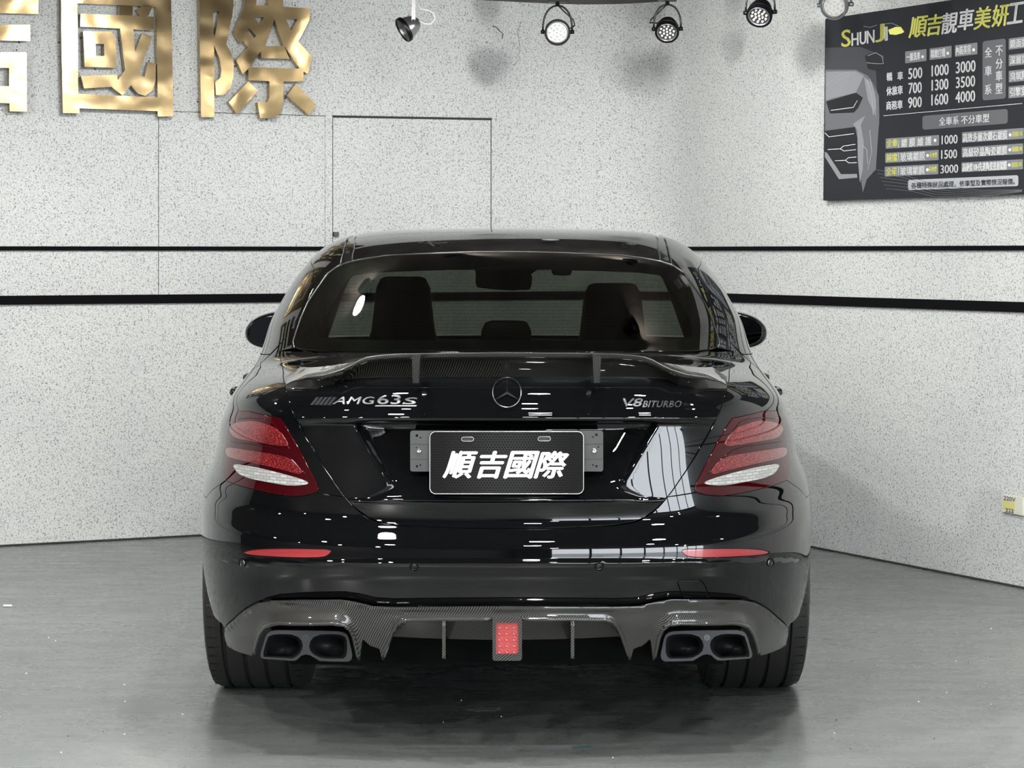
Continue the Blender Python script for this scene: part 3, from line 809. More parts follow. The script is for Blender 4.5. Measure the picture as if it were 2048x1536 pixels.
# roof as a grid in (x,y) found on the surface
def roof_patch(name, xs_of_y, ys, mat, n=28, parent=car, off=0.):
    V, N = [], []; rows = []
    for y in ys:
        x0, x1 = xs_of_y(y)
        for i in range(n+1):
            x = x0+(x1-x0)*i/n; V.append((x, y))
    return V
def xy_region(name, poly_xy, mat, parent, step=.03, off=0., skirt=.008):
    """piece of the body top given by its plan outline"""
    P = []
    n = len(poly_xy)
    for i in range(n):
        a, b = np.array(poly_xy[i]), np.array(poly_xy[(i+1) % n]); k = max(1, int(np.linalg.norm(b-a)/step))
        P += [a+(b-a)*j/k for j in range(k)]
    P = np.array(P); lo, hi = P.min(0), P.max(0)
    G = np.stack(np.meshgrid(np.arange(lo[0], hi[0], step), np.arange(lo[1], hi[1], step), indexing='ij'), -1).reshape(-1, 2)
    G = G[inpoly(G, P)]; G = G[dist_poly(G, P) > step*.4]; Q = np.concatenate([P, G]); n = len(P)
    r = delaunay_2d_cdt([Vector(q_) for q_ in Q], [(i, (i+1) % n) for i in range(n)], [], 1, 1e-7)
    vo = np.array([(q_.x, q_.y) for q_ in r[0]])
    z = ztop(vo[:, 0], vo[:, 1]); e = .012
    zx = (ztop(vo[:, 0]+e, vo[:, 1])-ztop(vo[:, 0]-e, vo[:, 1]))/(2*e); zy = (ztop(vo[:, 0], vo[:, 1]+e)-ztop(vo[:, 0], vo[:, 1]-e))/(2*e)
    N = np.stack([-zx, -zy, np.ones_like(zx)], 1); N /= np.linalg.norm(N, axis=1, keepdims=True)
    V = np.stack([vo[:, 0], vo[:, 1], z], 1)+N*off
    F = [tuple(t) for t in r[2]]; b = len(V); P0 = V[:n]
    V = np.concatenate([V, P0, P0-[0, 0, skirt]]); out = np.stack([np.roll(P, -1, 0)[:, 1]-np.roll(P, 1, 0)[:, 1], -(np.roll(P, -1, 0)[:, 0]-np.roll(P, 1, 0)[:, 0]), np.zeros(n)], 1)
    out /= np.linalg.norm(out, axis=1, keepdims=True)
    N = np.concatenate([N, out, out])
    F += [(b+i, b+n+i, b+n+(i+1) % n, b+(i+1) % n) for i in range(n)]
    return mk(name, V, F, mat, parent, normals=N)
# height field of the upper body sampled from S (rays from the surface samples)
_zx = np.linspace(0, .80, 81); _zy = np.linspace(1.15, 2.75, 161); _ZT = np.zeros((81, 161))
_pu, _pv = np.meshgrid(np.linspace(0, 3, 1500), np.linspace(16, NR_, 800), indexing='ij'); _pp = S(_pu.ravel(), _pv.ravel())
_acc = np.zeros((81, 161)); _cnt = np.zeros((81, 161))
_ix = np.rint(_pp[:, 0]/.01).astype(int); _iy = np.rint((_pp[:, 1]-1.15)/.01).astype(int)
_okk = (_ix >= 0) & (_ix < 81) & (_iy >= 0) & (_iy < 161)
np.add.at(_acc, (_ix[_okk], _iy[_okk]), _pp[_okk, 2]); np.add.at(_cnt, (_ix[_okk], _iy[_okk]), 1)
_ZT = np.where(_cnt > 0, _acc/np.maximum(_cnt, 1), np.nan)
for j in range(161):
    c_ = _ZT[:, j]; okc = ~np.isnan(c_)
    _ZT[:, j] = np.interp(np.arange(81), np.arange(81)[okc], c_[okc]) if okc.any() else 1.3
def _smooth(A, n):
    for _ in range(n):
        B = np.pad(A, 1, mode='reflect', reflect_type='odd'); B[0, :] = B[2, :]
        A = (B[:-2, 1:-1]+B[2:, 1:-1]+B[1:-1, :-2]+B[1:-1, 2:]+2*A)/6
    return A
_ZT = _smooth(_ZT, 14)
def ztop(x, y):
    a = np.clip(np.abs(x)/.01, 0, 79.999); b = np.clip((y-1.15)/.01, 0, 159.999)
    i = a.astype(int); j = b.astype(int); fa, fb_ = a-i, b-j
    def cub(p0, p1, p2, p3, t): return .5*((2*p1)+(-p0+p2)*t+(2*p0-5*p1+4*p2-p3)*t*t+(-p0+3*p1-3*p2+p3)*t**3)
    R = []
    for k in (-1, 0, 1, 2):
        ii = np.clip(np.abs(i+k), 0, 80)
        R.append(cub(*[_ZT[ii, np.clip(j+q_, 0, 160)] for q_ in (-1, 0, 1, 2)], fb_))
    return cub(*R, fa)
# plan outline of the roof: rear edge along the glass top
rear_edge = [S(np.array([u]), np.array([v]))[0][:2] for u, v in gt_uv[:-1]]
ctr = S(np.array([0.]), np.array([gt_uv[-1][1]]))[0][:2]
dxy = [S(np.array([u]), np.array([v]))[0][:2] for u, v in di_uv]
half = [tuple(ctr)] + [tuple(p) for p in rear_edge[::-1]] + [(float(dxy[1][0]), float(dxy[1][1])), (.513, 1.75), (.521, 1.85), (.521, 2.30), (.516, 2.57), (.30, 2.62), (0., 2.64)]
roof_xy = half + [(-x, y) for x, y in half[-2:0:-1]]
roof_xy = roof_xy if sum(roof_xy[i][0]*roof_xy[(i+1) % len(roof_xy)][1]-roof_xy[(i+1) % len(roof_xy)][0]*roof_xy[i][1] for i in range(len(roof_xy))) > 0 else roof_xy[::-1]
roof = xy_region('roof', roof_xy, paint, car, .022)
mo = [gs_uv[-1]] + do_uv[1:2] + ditch_o[:4] + ditch_i[:4][::-1] + di_uv[1::-1]
region('roof_moulding', mo, gloss_black, car, step=.02, mirror=True, off=-.003)
for s in (1, -1):
    P_ = [(s*x, y) for x, y in ((.521, 1.99), (.550, 1.99), (.551, 2.30), (.546, 2.55), (.517, 2.57), (.521, 2.30))]
    xy_region('roof_moulding', P_ if s > 0 else P_[::-1], gloss_black, car, .02, off=-.004)
for ch in (di_uv[:2] + ditch_i[:3], do_uv[:2] + ditch_o[:3]):
    for s in (1, -1):
        uv = resample([(s*u, v) for u, v in ch], .02, False); P = S(uv[:, 0], uv[:, 1])+normal(uv[:, 0], uv[:, 1])*.0004
        m = MB(); m.tube(list(P), .0022, 6); m.build('moulding_edge', dark_chrome, car, smooth=True)
# side windows, doors, wings, bonnet, nose (seen edge-on or hidden, but all there)
rwin = dlo_top[4:] + [iyz(1.12, 1.0415), iyz(1.5, 1.0295), iyz(1.85, 1.024), iyz(2.18, 1.019)]
fwin = [iyz(2.24, 1.022), iyz(2.8, 1.018), (2.08, 16.2)] + dlo_top[:4] + [iyz(2.24, 1.343)]
region('side_window', rwin, glass_side, car, step=.016, mirror=True)
region('side_window', fwin, glass_side, car, step=.04, mirror=True)
rd = [iyz(2.2, 1.018)] + [iyz(1.85, 1.023), iyz(1.5, 1.0285), iyz(1.12, 1.04)][0:] + rdoor_rear[1:] + [iyz(2.2, .26), iyz(2.2, .6)]
region('rear_door', rd, paint, car, step=.014, mirror=True, skirt=.006)
def uy(y, v):
    uu = np.linspace(1, 3, 801); yy = S(uu, np.full(801, float(v)))[:, 1]; return (float(np.interp(y, yy, uu)), float(v))
dfr = [iyz(3.38, .26), iyz(3.40, .6), iyz(3.30, .85), uy(3.05, 15.7)]
fd = [iyz(2.2, 1.018), iyz(2.2, .6), iyz(2.2, .26)] + dfr
region('front_door', fd, paint, car, step=.02, mirror=True)
sill = [iyz(1.60, .26), iyz(1.56, .215), iyz(3.60, .215), iyz(3.62, .26)]
region('side_skirt', sill, satin_black, car, step=.03, mirror=True)
wtop = [uy(4.50, 8.5), uy(4.40, 11.2), uy(4.0, 12), uy(3.6, 12.3), uy(3.25, 13.5), uy(3.05, 15.7)]
wing = dfr[::-1] + [iyz(3.62, .22)] + arc(AXF, AR, math.pi-a_low, 0.75, 20) + wtop[:-1]
region('front_wing', wing, paint, car, step=.03, mirror=True)
def rows_patch(name, u0, u1, v0, v1, mat, nu=40, nv=16, parent=car):
    uu = np.linspace(u0, u1, nu); vv2 = np.linspace(v0, v1, nv); A, B = np.meshgrid(uu, vv2, indexing='ij')
    P = S(A.ravel(), B.ravel()); N = normal(A.ravel(), B.ravel())
    F = [(i*nv+j, (i+1)*nv+j, (i+1)*nv+j+1, i*nv+j+1) for i in range(nu-1) for j in range(nv-1)]
    if FLIP < 0: F = [f[::-1] for f in F]
    return P, F, N
def front_patch(name, ulo, v0, v1, mat, nu=40, nv=14):
    V, F, N = [], [], []
    for s in (1, -1):
        P, f, n_ = rows_patch(name, ulo, 3, v0, v1, mat, nu, nv)
        P = P*[s, 1, 1]; n_ = n_*[s, 1, 1]; b = len(V)*1
        b = sum(len(x) for x in V); V.append(P); N.append(n_); F += [tuple(i+b for i in (q_ if s > 0 else q_[::-1])) for q_ in f]
    return mk(name, np.concatenate(V), F, mat, car, normals=np.concatenate(N))
front_patch('front_bumper', uy(4.50, 6)[0], .3, 11, paint)
bon = wtop[::-1] + [uy(4.50, 11.0), (2.6, 11.), (2.9995, 11.), (2.9995, 16.3), (2.3, 16.2), (2.14, 16.0)]
def region_join(name, poly, mat, **kw):
    V, F, N = region_data(poly, .03, gap=.0, **kw); n = len(V)
    return mk(name, np.concatenate([V, V*[-1, 1, 1]]), list(F)+[tuple(i+n for i in f[::-1]) for f in F], mat, car, normals=np.concatenate([N, N*[-1, 1, 1]]))
region_join('bonnet', bon, paint)
front_patch('windscreen', 2.31, 16.4, 22.6, glass_front, 24, 12)

def onS(px, py, h=0., disp=None, c=1013.):
    u, v = ipx(px-c, py); a, b = np.array([u]), np.array([v])
    return DS(a, b, disp)[0]+normal(a, b, disp)[0]*h
def carpt(px, py, y, c=1013.):               # point of the car frame on the sight line at local depth y
    p = at(CX+(px-c), py, CARY+y); return np.array([p[0], y, p[2]])
# ------------------------------------------------------------------ spoiler
Tpts = [(0, 704), (110, 705), (213, 706.5), (250, 709), (276, 712.5), (292, 718), (308, 727), (330, 738), (361, 747.5), (398, 753), (428, 761), (441, 768)]
Bpts = [(0, 757), (170, 757), (250, 757), (300, 758), (320, 761), (345, 773), (380, 778), (441, 777)]
V, F = [], []; xs = np.concatenate([np.linspace(0, 270, 40), np.linspace(276, 441, 40)]); K_ = 0
def zdk(dx): return float(carpt(1013+dx, 752+.0*dx, .0)[2])+.02*0+.018-.02*sm(300, 441, dx)
def spo_section(dx):
    T, B = seg(dx, Tpts), seg(dx, Bpts); yb = carY(dx, B)
    e = sm(441, 330, dx)                                  # how far the lip stands off
    lipd = .004+.028*e; th = 2.5+9.5*e
    mid = (T+B)/2
    P = [np.array([dx*.00132, yb+.19, zdk(dx)]), carpt(1013+dx, T+.3, yb+.13, 1013)*[1, 1, 0]+[0, 0, .55*carpt(1013+dx, T, yb+.13)[2]+.45*zdk(dx)], carpt(1013+dx, T, yb+.05-lipd*.3), carpt(1013+dx, T+.6, yb-lipd+.012*e), carpt(1013+dx, T+2.6, yb-lipd), carpt(1013+dx, T+th*.75, yb-lipd+.002), carpt(1013+dx, T+th, yb-lipd+.008),
         carpt(1013+dx, T+th+1.5*e+.3, yb-.001-.012*e), carpt(1013+dx, T+(B-T)*.62+th*.3, yb-.002+.008*e), carpt(1013+dx, B-3, yb-.002+.016*e), carpt(1013+dx, B, yb-.006+.010*e), carpt(1013+dx, B+.8, yb+.02)]
    return P
def carY(dx, py):
    return float(onS(1013+max(dx, 0.001), min(py, 800), 0.)[1]) if py > 745 else float(onS(1013+max(dx, .001), 775)[1])
secs = []
for dx in xs: secs.append(spo_section(dx))
full = [[p*[-1, 1, 1] for p in s_] for s_ in secs[:0:-1]] + secs
n = len(full); m_ = len(full[0]); V = [p for s_ in full for p in s_]
F = [(i*m_+j, i*m_+j+1, (i+1)*m_+j+1, (i+1)*m_+j) for i in range(n-1) for j in range(m_-1)]
m = MB(); m.add(V, F); o = m.build('spoiler', carbon_dark, car, auto=.9)
tag(o, 'twill carbon fibre boot spoiler')
spo = o
for s in (-1, 1):
    m = MB(); cx_ = 1013+s*181
    P = [carpt(cx_-8.5, 712, .055), carpt(cx_+8.5, 712, .055), carpt(cx_+6.5, 766, .045), carpt(cx_-6.5, 766, .045)]
    m.prism(P, (0, .06, 0)); m.build('strut', carbon_dark, spo)
# ------------------------------------------------------------------ badges on the lid
_gx = np.linspace(-410, 410, 83); _gy = np.linspace(748, 822, 12)
_TP = np.zeros((83, 12, 3)); _TNm = np.zeros((83, 12, 3))
for i_ in range(83):
    for j_ in range(12):
        u_, v_ = ipx(_gx[i_] if abs(_gx[i_]) > .5 else .5, _gy[j_]); a_, b_ = np.array([u_]), np.array([v_])
        _TP[i_, j_] = DS(a_, b_, trunk_disp)[0]; _TNm[i_, j_] = normal(a_, b_, trunk_disp)[0]
def fT(px, py, h=0.):
    a = min(max((px-1013+410)/10., 0), 81.999); b = min(max((py-748)/(74/11), 0), 10.999); i = int(a); j = int(b); a -= i; b -= j
    bl = lambda A: (A[i, j]*(1-a)+A[i+1, j]*a)*(1-b)+(A[i, j+1]*(1-a)+A[i+1, j+1]*a)*b
    return bl(_TP)+bl(_TNm)*h
em = empty('lid_badges'); 
bpy.data.objects.remove(em)
m = MB()
for i in range(5):                                        # five slanted bars
    x0 = 622+i*8.6; 
    q_ = [(x0, 810.5), (x0+6.0, 810.5), (x0+17.5, 795), (x0+12.0, 795)]
    m.prism([fT(a, b, .0002) for a, b in q_], V3(fT(640, 802, .003)-fT(640, 802, 0)))
text_on(m, 'AMG', [(677, 794.5), (750, 794.5), (666, 808.5), (746, 808.5)], fT, .003, .03, 1.06)
text_on(m, '63', [(757, 791), (803, 791), (755, 808.5), (800, 808.5)], fT, .003, .03, 1.0)
text_on(m, 'S', [(812, 796), (837, 796), (806, 808.5), (830, 808.5)], fT, .003, .03)
m.prism([fT(a, b, .0002) for a, b in [(750, 813), (832, 813), (834, 810.6), (752, 810.6)]], V3(fT(790, 812, .002)-fT(790, 812, 0)))
o = m.build('badge_lettering', dark_chrome, trunk); tag(o, 'dark chrome lettering on the left of the boot lid')
m = MB()
text_on(m, 'V8', [(1246, 797.5), (1287, 797.5), (1241, 813), (1281, 813)], fT, .003, .02)
o = m.build('badge_lettering', dark_chrome, trunk); tag(o, 'dark chrome V8 badge on the right of the boot lid'); m = MB()
text_on(m, 'BITURBO', [(1289, 802), (1364, 802), (1285, 814.5), (1361, 814.5)], fT, .0025, .015, 1.08)
o = m.build('badge_lettering', dark_chrome, trunk); tag(o, 'dark chrome lettering on the right of the boot lid')
m = MB(); sc_ = (1014, 787); R = 28.5
pts = [fT(sc_[0]+R*math.cos(2*math.pi*i/48), sc_[1]+R*math.sin(2*math.pi*i/48), .005) for i in range(48)]
m.tube(pts, .0017, 8, closed=True)
cen = fT(sc_[0], sc_[1], .010)
for k in range(3):
    a = math.radians(-90+120*k); tip = fT(sc_[0]+R*math.cos(a), sc_[1]+R*math.sin(a), .005)
    a2 = a+math.radians(60); a3 = a-math.radians(60)
    w1 = fT(sc_[0]+3.0*math.cos(a2), sc_[1]+3.0*math.sin(a2), .004); w2 = fT(sc_[0]+3.0*math.cos(a3), sc_[1]+3.0*math.sin(a3), .004)
    m.add([cen, w1, tip, w2], [(0, 1, 2), (0, 2, 3)])
o = m.build('star_emblem', dark_chrome, trunk); tag(o, 'dark chrome three pointed star in a ring')

# ------------------------------------------------------------------ number plate
PY = .058
pp = lambda px, py, h=0.: carpt(px, py, PY-h)
def rrect(x0, y0, x1, y1, r, n=6):
    out = []
    for cx_, cy_, a0 in ((x1-r, y0+r, -90), (x1-r, y1-r, 0), (x0+r, y1-r, 90), (x0+r, y0+r, 180)):
        for i in range(n+1):
            a = math.radians(a0+90*i/n); out.append((cx_+r*math.cos(a), cy_+r*math.sin(a)))
    return out
slots = [rrect(923, 874.2, 947.5, 882.5, 4.1, 4), rrect(1076, 873.5, 1101, 882, 4.1, 4)]
br = MB(); br.prism([pp(x, y, -.012) for x, y in rrect(820.5, 861.5, 1206.5, 943, 5)], (0, .008, 0))
brk = br.build('plate_bracket', bracket, car)
for x, y, r in ((834, 871, 2.8), (841, 875, 1.6), (833, 895, 1.4), (834, 932.5, 2.4), (841, 930, 1.6), (1193, 869.5, 3), (1186, 874, 1.8), (1197, 894, 1.8), (1193, 932.5, 2.6), (1186, 930, 1.8)):
    m = MB(); p = pp(x, y, -.0117); m.lathe([(0, 0), (r*.00131, 0), (r*.00131, -.0006)], p, (0, -1, 0), 12); m.build('hole', gloss_black, brk)
for x in (838, 1188.5):
    m = MB(); p = pp(x, 901.5, -.012); m.lathe([(0, .0022), (.0022, .0022), (.0026, .0034), (.0052, .0034), (.0062, .002), (.0062, -.002)], p, (0, -1, 0), 16); m.build('screw', chrome, brk, smooth=True)
for y in (887.5, 917.5):
    for xa, xb in ((821, 858), (1169, 1205)):
        m = MB(); m.tube([pp(xa, y, -.0118), pp(xb, y, -.0118)], .0007, 5); m.build('rib', satin_black, brk)
hexm = pm('hex_print', (.02, .02, .02), .55, 0, 0, .05, .12)
tc = nd(hexm, 'ShaderNodeTexCoord'); s_ = nd(hexm, 'ShaderNodeSeparateXYZ'); lk(hexm, tc.outputs['Object'], s_.inputs[0])
def mth(m, op, a, b=None):
    n_ = nd(m, 'ShaderNodeMath', operation=op)
    for i, x_ in enumerate((a, b)):
        if x_ is None: continue
        if isinstance(x_, (int, float)): n_.inputs[i].default_value = x_
        else: lk(m, x_, n_.inputs[i])
    return n_.outputs[0]
ph = .0078
# hex dots: two interleaved lattices of round dark cells
def lattice(ox, oz):
    fx = mth(hexm, 'SUBTRACT', mth(hexm, 'FRACT', mth(hexm, 'ADD', mth(hexm, 'MULTIPLY', s_.outputs[0], 1/ph), 50+ox)), .5)
    fz = mth(hexm, 'SUBTRACT', mth(hexm, 'FRACT', mth(hexm, 'ADD', mth(hexm, 'MULTIPLY', s_.outputs[2], 1/(ph*1.732)), 50+oz)), .5)
    fz = mth(hexm, 'MULTIPLY', fz, 1.732)
    return mth(hexm, 'SQRT', mth(hexm, 'ADD', mth(hexm, 'MULTIPLY', fx, fx), mth(hexm, 'MULTIPLY', fz, fz)))
dd_ = mth(hexm, 'MINIMUM', lattice(0, 0), lattice(.5, .5))
hr = ramp(hexm, dd_, [(.30, (.004, .004, .004)), (.40, (.026, .026, .026)), (.55, (.014, .014, .014))])
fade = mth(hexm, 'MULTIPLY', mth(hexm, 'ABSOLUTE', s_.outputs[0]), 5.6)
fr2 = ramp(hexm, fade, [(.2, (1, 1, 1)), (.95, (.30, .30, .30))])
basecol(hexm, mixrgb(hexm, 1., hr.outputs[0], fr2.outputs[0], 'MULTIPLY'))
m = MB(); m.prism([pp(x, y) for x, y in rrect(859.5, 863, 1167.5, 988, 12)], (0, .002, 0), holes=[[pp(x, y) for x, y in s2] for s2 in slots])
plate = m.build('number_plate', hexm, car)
m = MB(); m.tube([pp(x, y, .0003) for x, y in rrect(859.8, 863.3, 1167.2, 987.7, 12, 8)], .0011, 6, closed=True)
for s2 in slots: m.tube([pp(x, y, .0003) for x, y in s2], .0007, 6, closed=True)
m.build('plate_rim', plate_edge, plate, smooth=True)
m = MB(); gp = lambda px, py, h: pp(px, py, h+.0003)
for ch, x0, x1 in (('順', 894, 948), ('吉', 957, 1008), ('國', 1016, 1070), ('際', 1077, 1131)):
    text_on(m, ch, [(x0+8, 903), (x1+8, 903), (x0-8, 956), (x1-8, 956)], gp, .0006, .035)
o = m.build('plate_lettering', white_print, plate); tag(o, 'slanted white characters 順吉國際')
# ------------------------------------------------------------------ carbon diffuser
def dif_disp(dx, py, P):
    a = np.abs(dx); k = sm(.9, .5, P[:, 1])
    d = -.012*k*np.ones_like(a)                                        # stands proud of the bumper
    d += -.006*np.exp(-((py-dtop(a)-4)/4.)**2)*k
    # hooded lip around each tailpipe opening and the centre opening
    q = np.abs(a-398)
    dh = np.sqrt((np.maximum(q-58, 0)/1.)**2+(np.maximum(1262-py, 0))**2)
    hood = sm(46, 16, dh); d += -.024*hood*k*sm(0, 6, dh)
    dc = np.sqrt((np.maximum(a-195, 0))**2+(np.maximum(1262-py, 0))**2)
    d += -.014*sm(36, 22, dc)*k
    return d
_dt = [(abs(1013-x), y) for x, y in dif_top][::-1]
def dtop(a): return np.interp(a, [p[0] for p in _dt], [p[1] for p in _dt])
d_out = [(448, 1258), (450, 1275), (454, 1288), (468, 1297), (484, 1304), (507, 1311), (512, 1290), (520, 1266), (530, 1252), (545, 1246), (562, 1244), (667, 1244), (690, 1247), (702, 1258), (707, 1270), (712, 1296), (716, 1319), (722, 1320), (724, 1300), (727, 1278),
         (740, 1290), (758, 1296), (764, 1318), (770, 1319), (776, 1300), (784, 1270), (791, 1252), (800, 1242), (815, 1238.5), (880, 1237.5), (1013, 1237)]
do_ = half_px(d_out)
dp = [(0., dt_uv[-1][1])] + dt_uv[:-1][::-1] + do_[:-1] + [(0., do_[-1][1])]
diff = region('diffuser', [p for p in dp] + [(-u, v) for u, v in dp[::-1] if abs(u) > 1e-6], carbon, car, step=.008, disp=dif_disp, skirt=.035, lipout=-.001, gap=.0008)[0]
tag(diff, 'twill carbon fibre rear diffuser')
# lip tubes following the openings
def liptube(pts, r, name='lip'):
    for s in (1, -1):
        uv = resample([(s*u, v) for u, v in half_px(pts)], .008, False); P = DS(uv[:, 0], uv[:, 1], dif_disp)-normal(uv[:, 0], uv[:, 1])*.001
        m = MB(); rr = [r]*len(P); rr[0] = rr[-1] = r*.5; m.tube(list(P), rr, 10); m.build(name, carbon, diff, smooth=True)
liptube([(509, 1308), (513, 1290), (521, 1266), (531, 1251), (545, 1245), (562, 1243), (667, 1243), (690, 1246), (702, 1257), (708, 1270), (713, 1296), (718, 1317)], .0055)
liptube([(767, 1316), (775, 1292), (784, 1266), (792, 1250), (801, 1241), (815, 1237), (880, 1236), (984, 1236)], .0055)
# recessed centre panel
def inset_panel(name, y, x0, x1, z0, z1, mat, parent, lean=.0):
    m = MB(); N = 24; V = []
    for i in range(N+1):
        x = x0+(x1-x0)*i/N
        for j in range(7):
            t = j/6; V.append((x, y+.05*(x/.3)**2+lean*t+.02*t*t, z1+(z0-z1)*t))
    F = [(i*7+j, i*7+j+1, (i+1)*7+j+1, (i+1)*7+j) for i in range(N) for j in range(6)]
    m.add(V, F); return m.build(name, mat, parent, smooth=True)
inset_panel('centre_panel', .060, -.335, .335, .322, .440, carbon_dark, diff, .03)
# vertical fins and the middle light
def fin(px):
    m = MB(); x = carpt(px, 1280, .02)[0]; z1 = carpt(px, 1243, 0)[2]; z0 = carpt(px, 1320, 0)[2]
    P = [(x-.0045, .10, z1+.01), (x-.0045, .028, z1), (x-.0045, .012, z1-.012), (x-.0045, .008, z0+.006), (x-.0045, .014, z0), (x-.0045, .12, z0+.01)]
    m.prism(P, (.009, 0, 0)); o = m.build('fin', carbon, diff)
    md = o.modifiers.new('b', 'BEVEL'); md.width = .003; md.segments = 2; return o
fin(888); fin(1145)
m = MB(); h0 = rrect(992, 1245, 1037, 1308, 2, 3); h1 = rrect(985, 1236, 1044, 1321.5, 5, 4)
m.prism([carpt(x, y, -.004) for x, y in h1], (0, .045, 0), holes=[[carpt(x, y, -.004) for x, y in h0]])
lb = m.build('light_housing', carbon, diff)
m = MB(); m.prism([carpt(x, y, .004) for x, y in h0], (0, .02, 0)); rl = m.build('rear_fog_light', fog_red, diff)
m = MB()
for i in range(5):
    for j in range(3):
        p = carpt(1000+j*14.5, 1254+i*12.2, .004); m.lathe([(0, .0006), (.003, .0002), (.0042, .0012), (.0058, .0012), (.0066, 0)], p, (0, -1, 0), 14)
m.build('lens_rings', fog_red, rl, smooth=True)
# ------------------------------------------------------------------ exhaust tips
def z6(x, y): return (1290+x/6.827, 1180+y/6.827)
t_out = [z6(*p) for p in [(215, 900), (222, 840), (240, 760), (262, 660), (285, 612), (330, 580), (400, 564), (600, 557), (850, 553), (1150, 552), (1270, 556), (1340, 572), (1385, 610), (1410, 670), (1440, 780), (1468, 875), (1462, 915), (1430, 938),
        (1250, 950), (1030, 966), (990, 962), (950, 935), (910, 895), (850, 878), (790, 890), (720, 930), (660, 968), (450, 976), (270, 978), (228, 950)]]
t_h1 = [z6(*p) for p in [(283, 760), (288, 690), (310, 640), (370, 612), (500, 600), (640, 605), (740, 640), (788, 700), (803, 770), (785, 835), (735, 885), (650, 925), (560, 938), (340, 938), (300, 905), (284, 840)]]
t_h2 = [z6(*p) for p in [(887, 750), (905, 690), (950, 640), (1040, 607), (1150, 600), (1290, 605), (1360, 635), (1392, 720), (1415, 800), (1430, 870), (1425, 915), (1300, 925), (1040, 938), (985, 915), (930, 870), (898, 810)]]
def tip(s):
    f = (lambda p, y: carpt(1013+s*(p[0]-1013), p[1], y))
    ybase = .105
    m = MB(); m.prism([f(p, ybase) for p in t_out], (0, .012, 0), holes=[[f(p, ybase) for p in h] for h in (t_h1, t_h2)])
    o = m.build('exhaust_tip', tipmetal, car)
    md = o.modifiers.new('b', 'BEVEL'); md.width = .0028; md.segments = 3; md.limit_method = 'ANGLE'; md.angle_limit = 1.0
    for h in (t_h1, t_h2):
        c_ = np.mean(h, axis=0); V = []; n = len(h)
        for k, (yy, sc2) in enumerate(((ybase+.006, 1.0), (ybase+.03, .93), (ybase+.08, .82), (ybase+.16, .76))):
            V += [f(c_+(np.array(p)-c_)*sc2, yy) for p in h]
        F = [(k*n+i, k*n+(i+1) % n, (k+1)*n+(i+1) % n, (k+1)*n+i) for k in range(3) for i in range(n)] + [tuple(range(3*n, 4*n))]
        q_ = MB(); q_.add(V, F); q_.build('pipe_bore', tipmetal, o, smooth=True)
    p = f(z6(848, 653), ybase-.0004)
    q_ = MB(); q_.lathe([(0, .0006), (.0076, .0006), (.0086, 0)], p, (0, -1, 0), 20); dsk = q_.build('round_badge', dark_chrome, o)
    q_ = MB(); c0 = z6(848, 653); c0 = (1013+s*(c0[0]-1013), c0[1])
    text_on(q_, 'B', [(c0[0]-3, c0[1]-4), (c0[0]+3, c0[1]-4), (c0[0]-3, c0[1]+4), (c0[0]+3, c0[1]+4)], lambda a, b, h: carpt(a, b, ybase-.0012-h), .0005, .02)
    q_.build('badge_letter', satin_black, o)
tip(1); tip(-1)
# dark recess behind the openings
for s in (-1, 1):
    m = MB(); m.box((s*.515, .36, .385), (.13, .13, .075), bev=.02); m.build('silencer', under, car)
# ------------------------------------------------------------------ underbody, arches
m = MB(); m.box((0, 2.55, .27), (.60, 2.25, .05)); m.box((0, .42, .36), (.56, .10, .10)); m.box((0, .55, .55), (.60, .02, .30)); m.box((0, 4.3, .5), (.60, .3, .2))
m.build('floor_pan', under, car)
for cy in (AXR, AXF):
    for s in (-1, 1):
        m = MB(); n = 24; V = []
        for i in range(n+1):
            a = math.radians(-12+182*i/n)
            for x in (.55, .87): V.append((s*x, cy+.40*math.cos(a), AXZ+.40*math.sin(a)))
        F = [(2*i, 2*i+1, 2*i+3, 2*i+2) for i in range(n)]
        m.add(V, F); m.add([(s*.56, cy+.41*math.cos(math.radians(k*15)), max(.2, AXZ+.41*math.sin(math.radians(k*15)))) for k in range(24)], [tuple(range(24))])
        m.build('arch_liner', under, car)
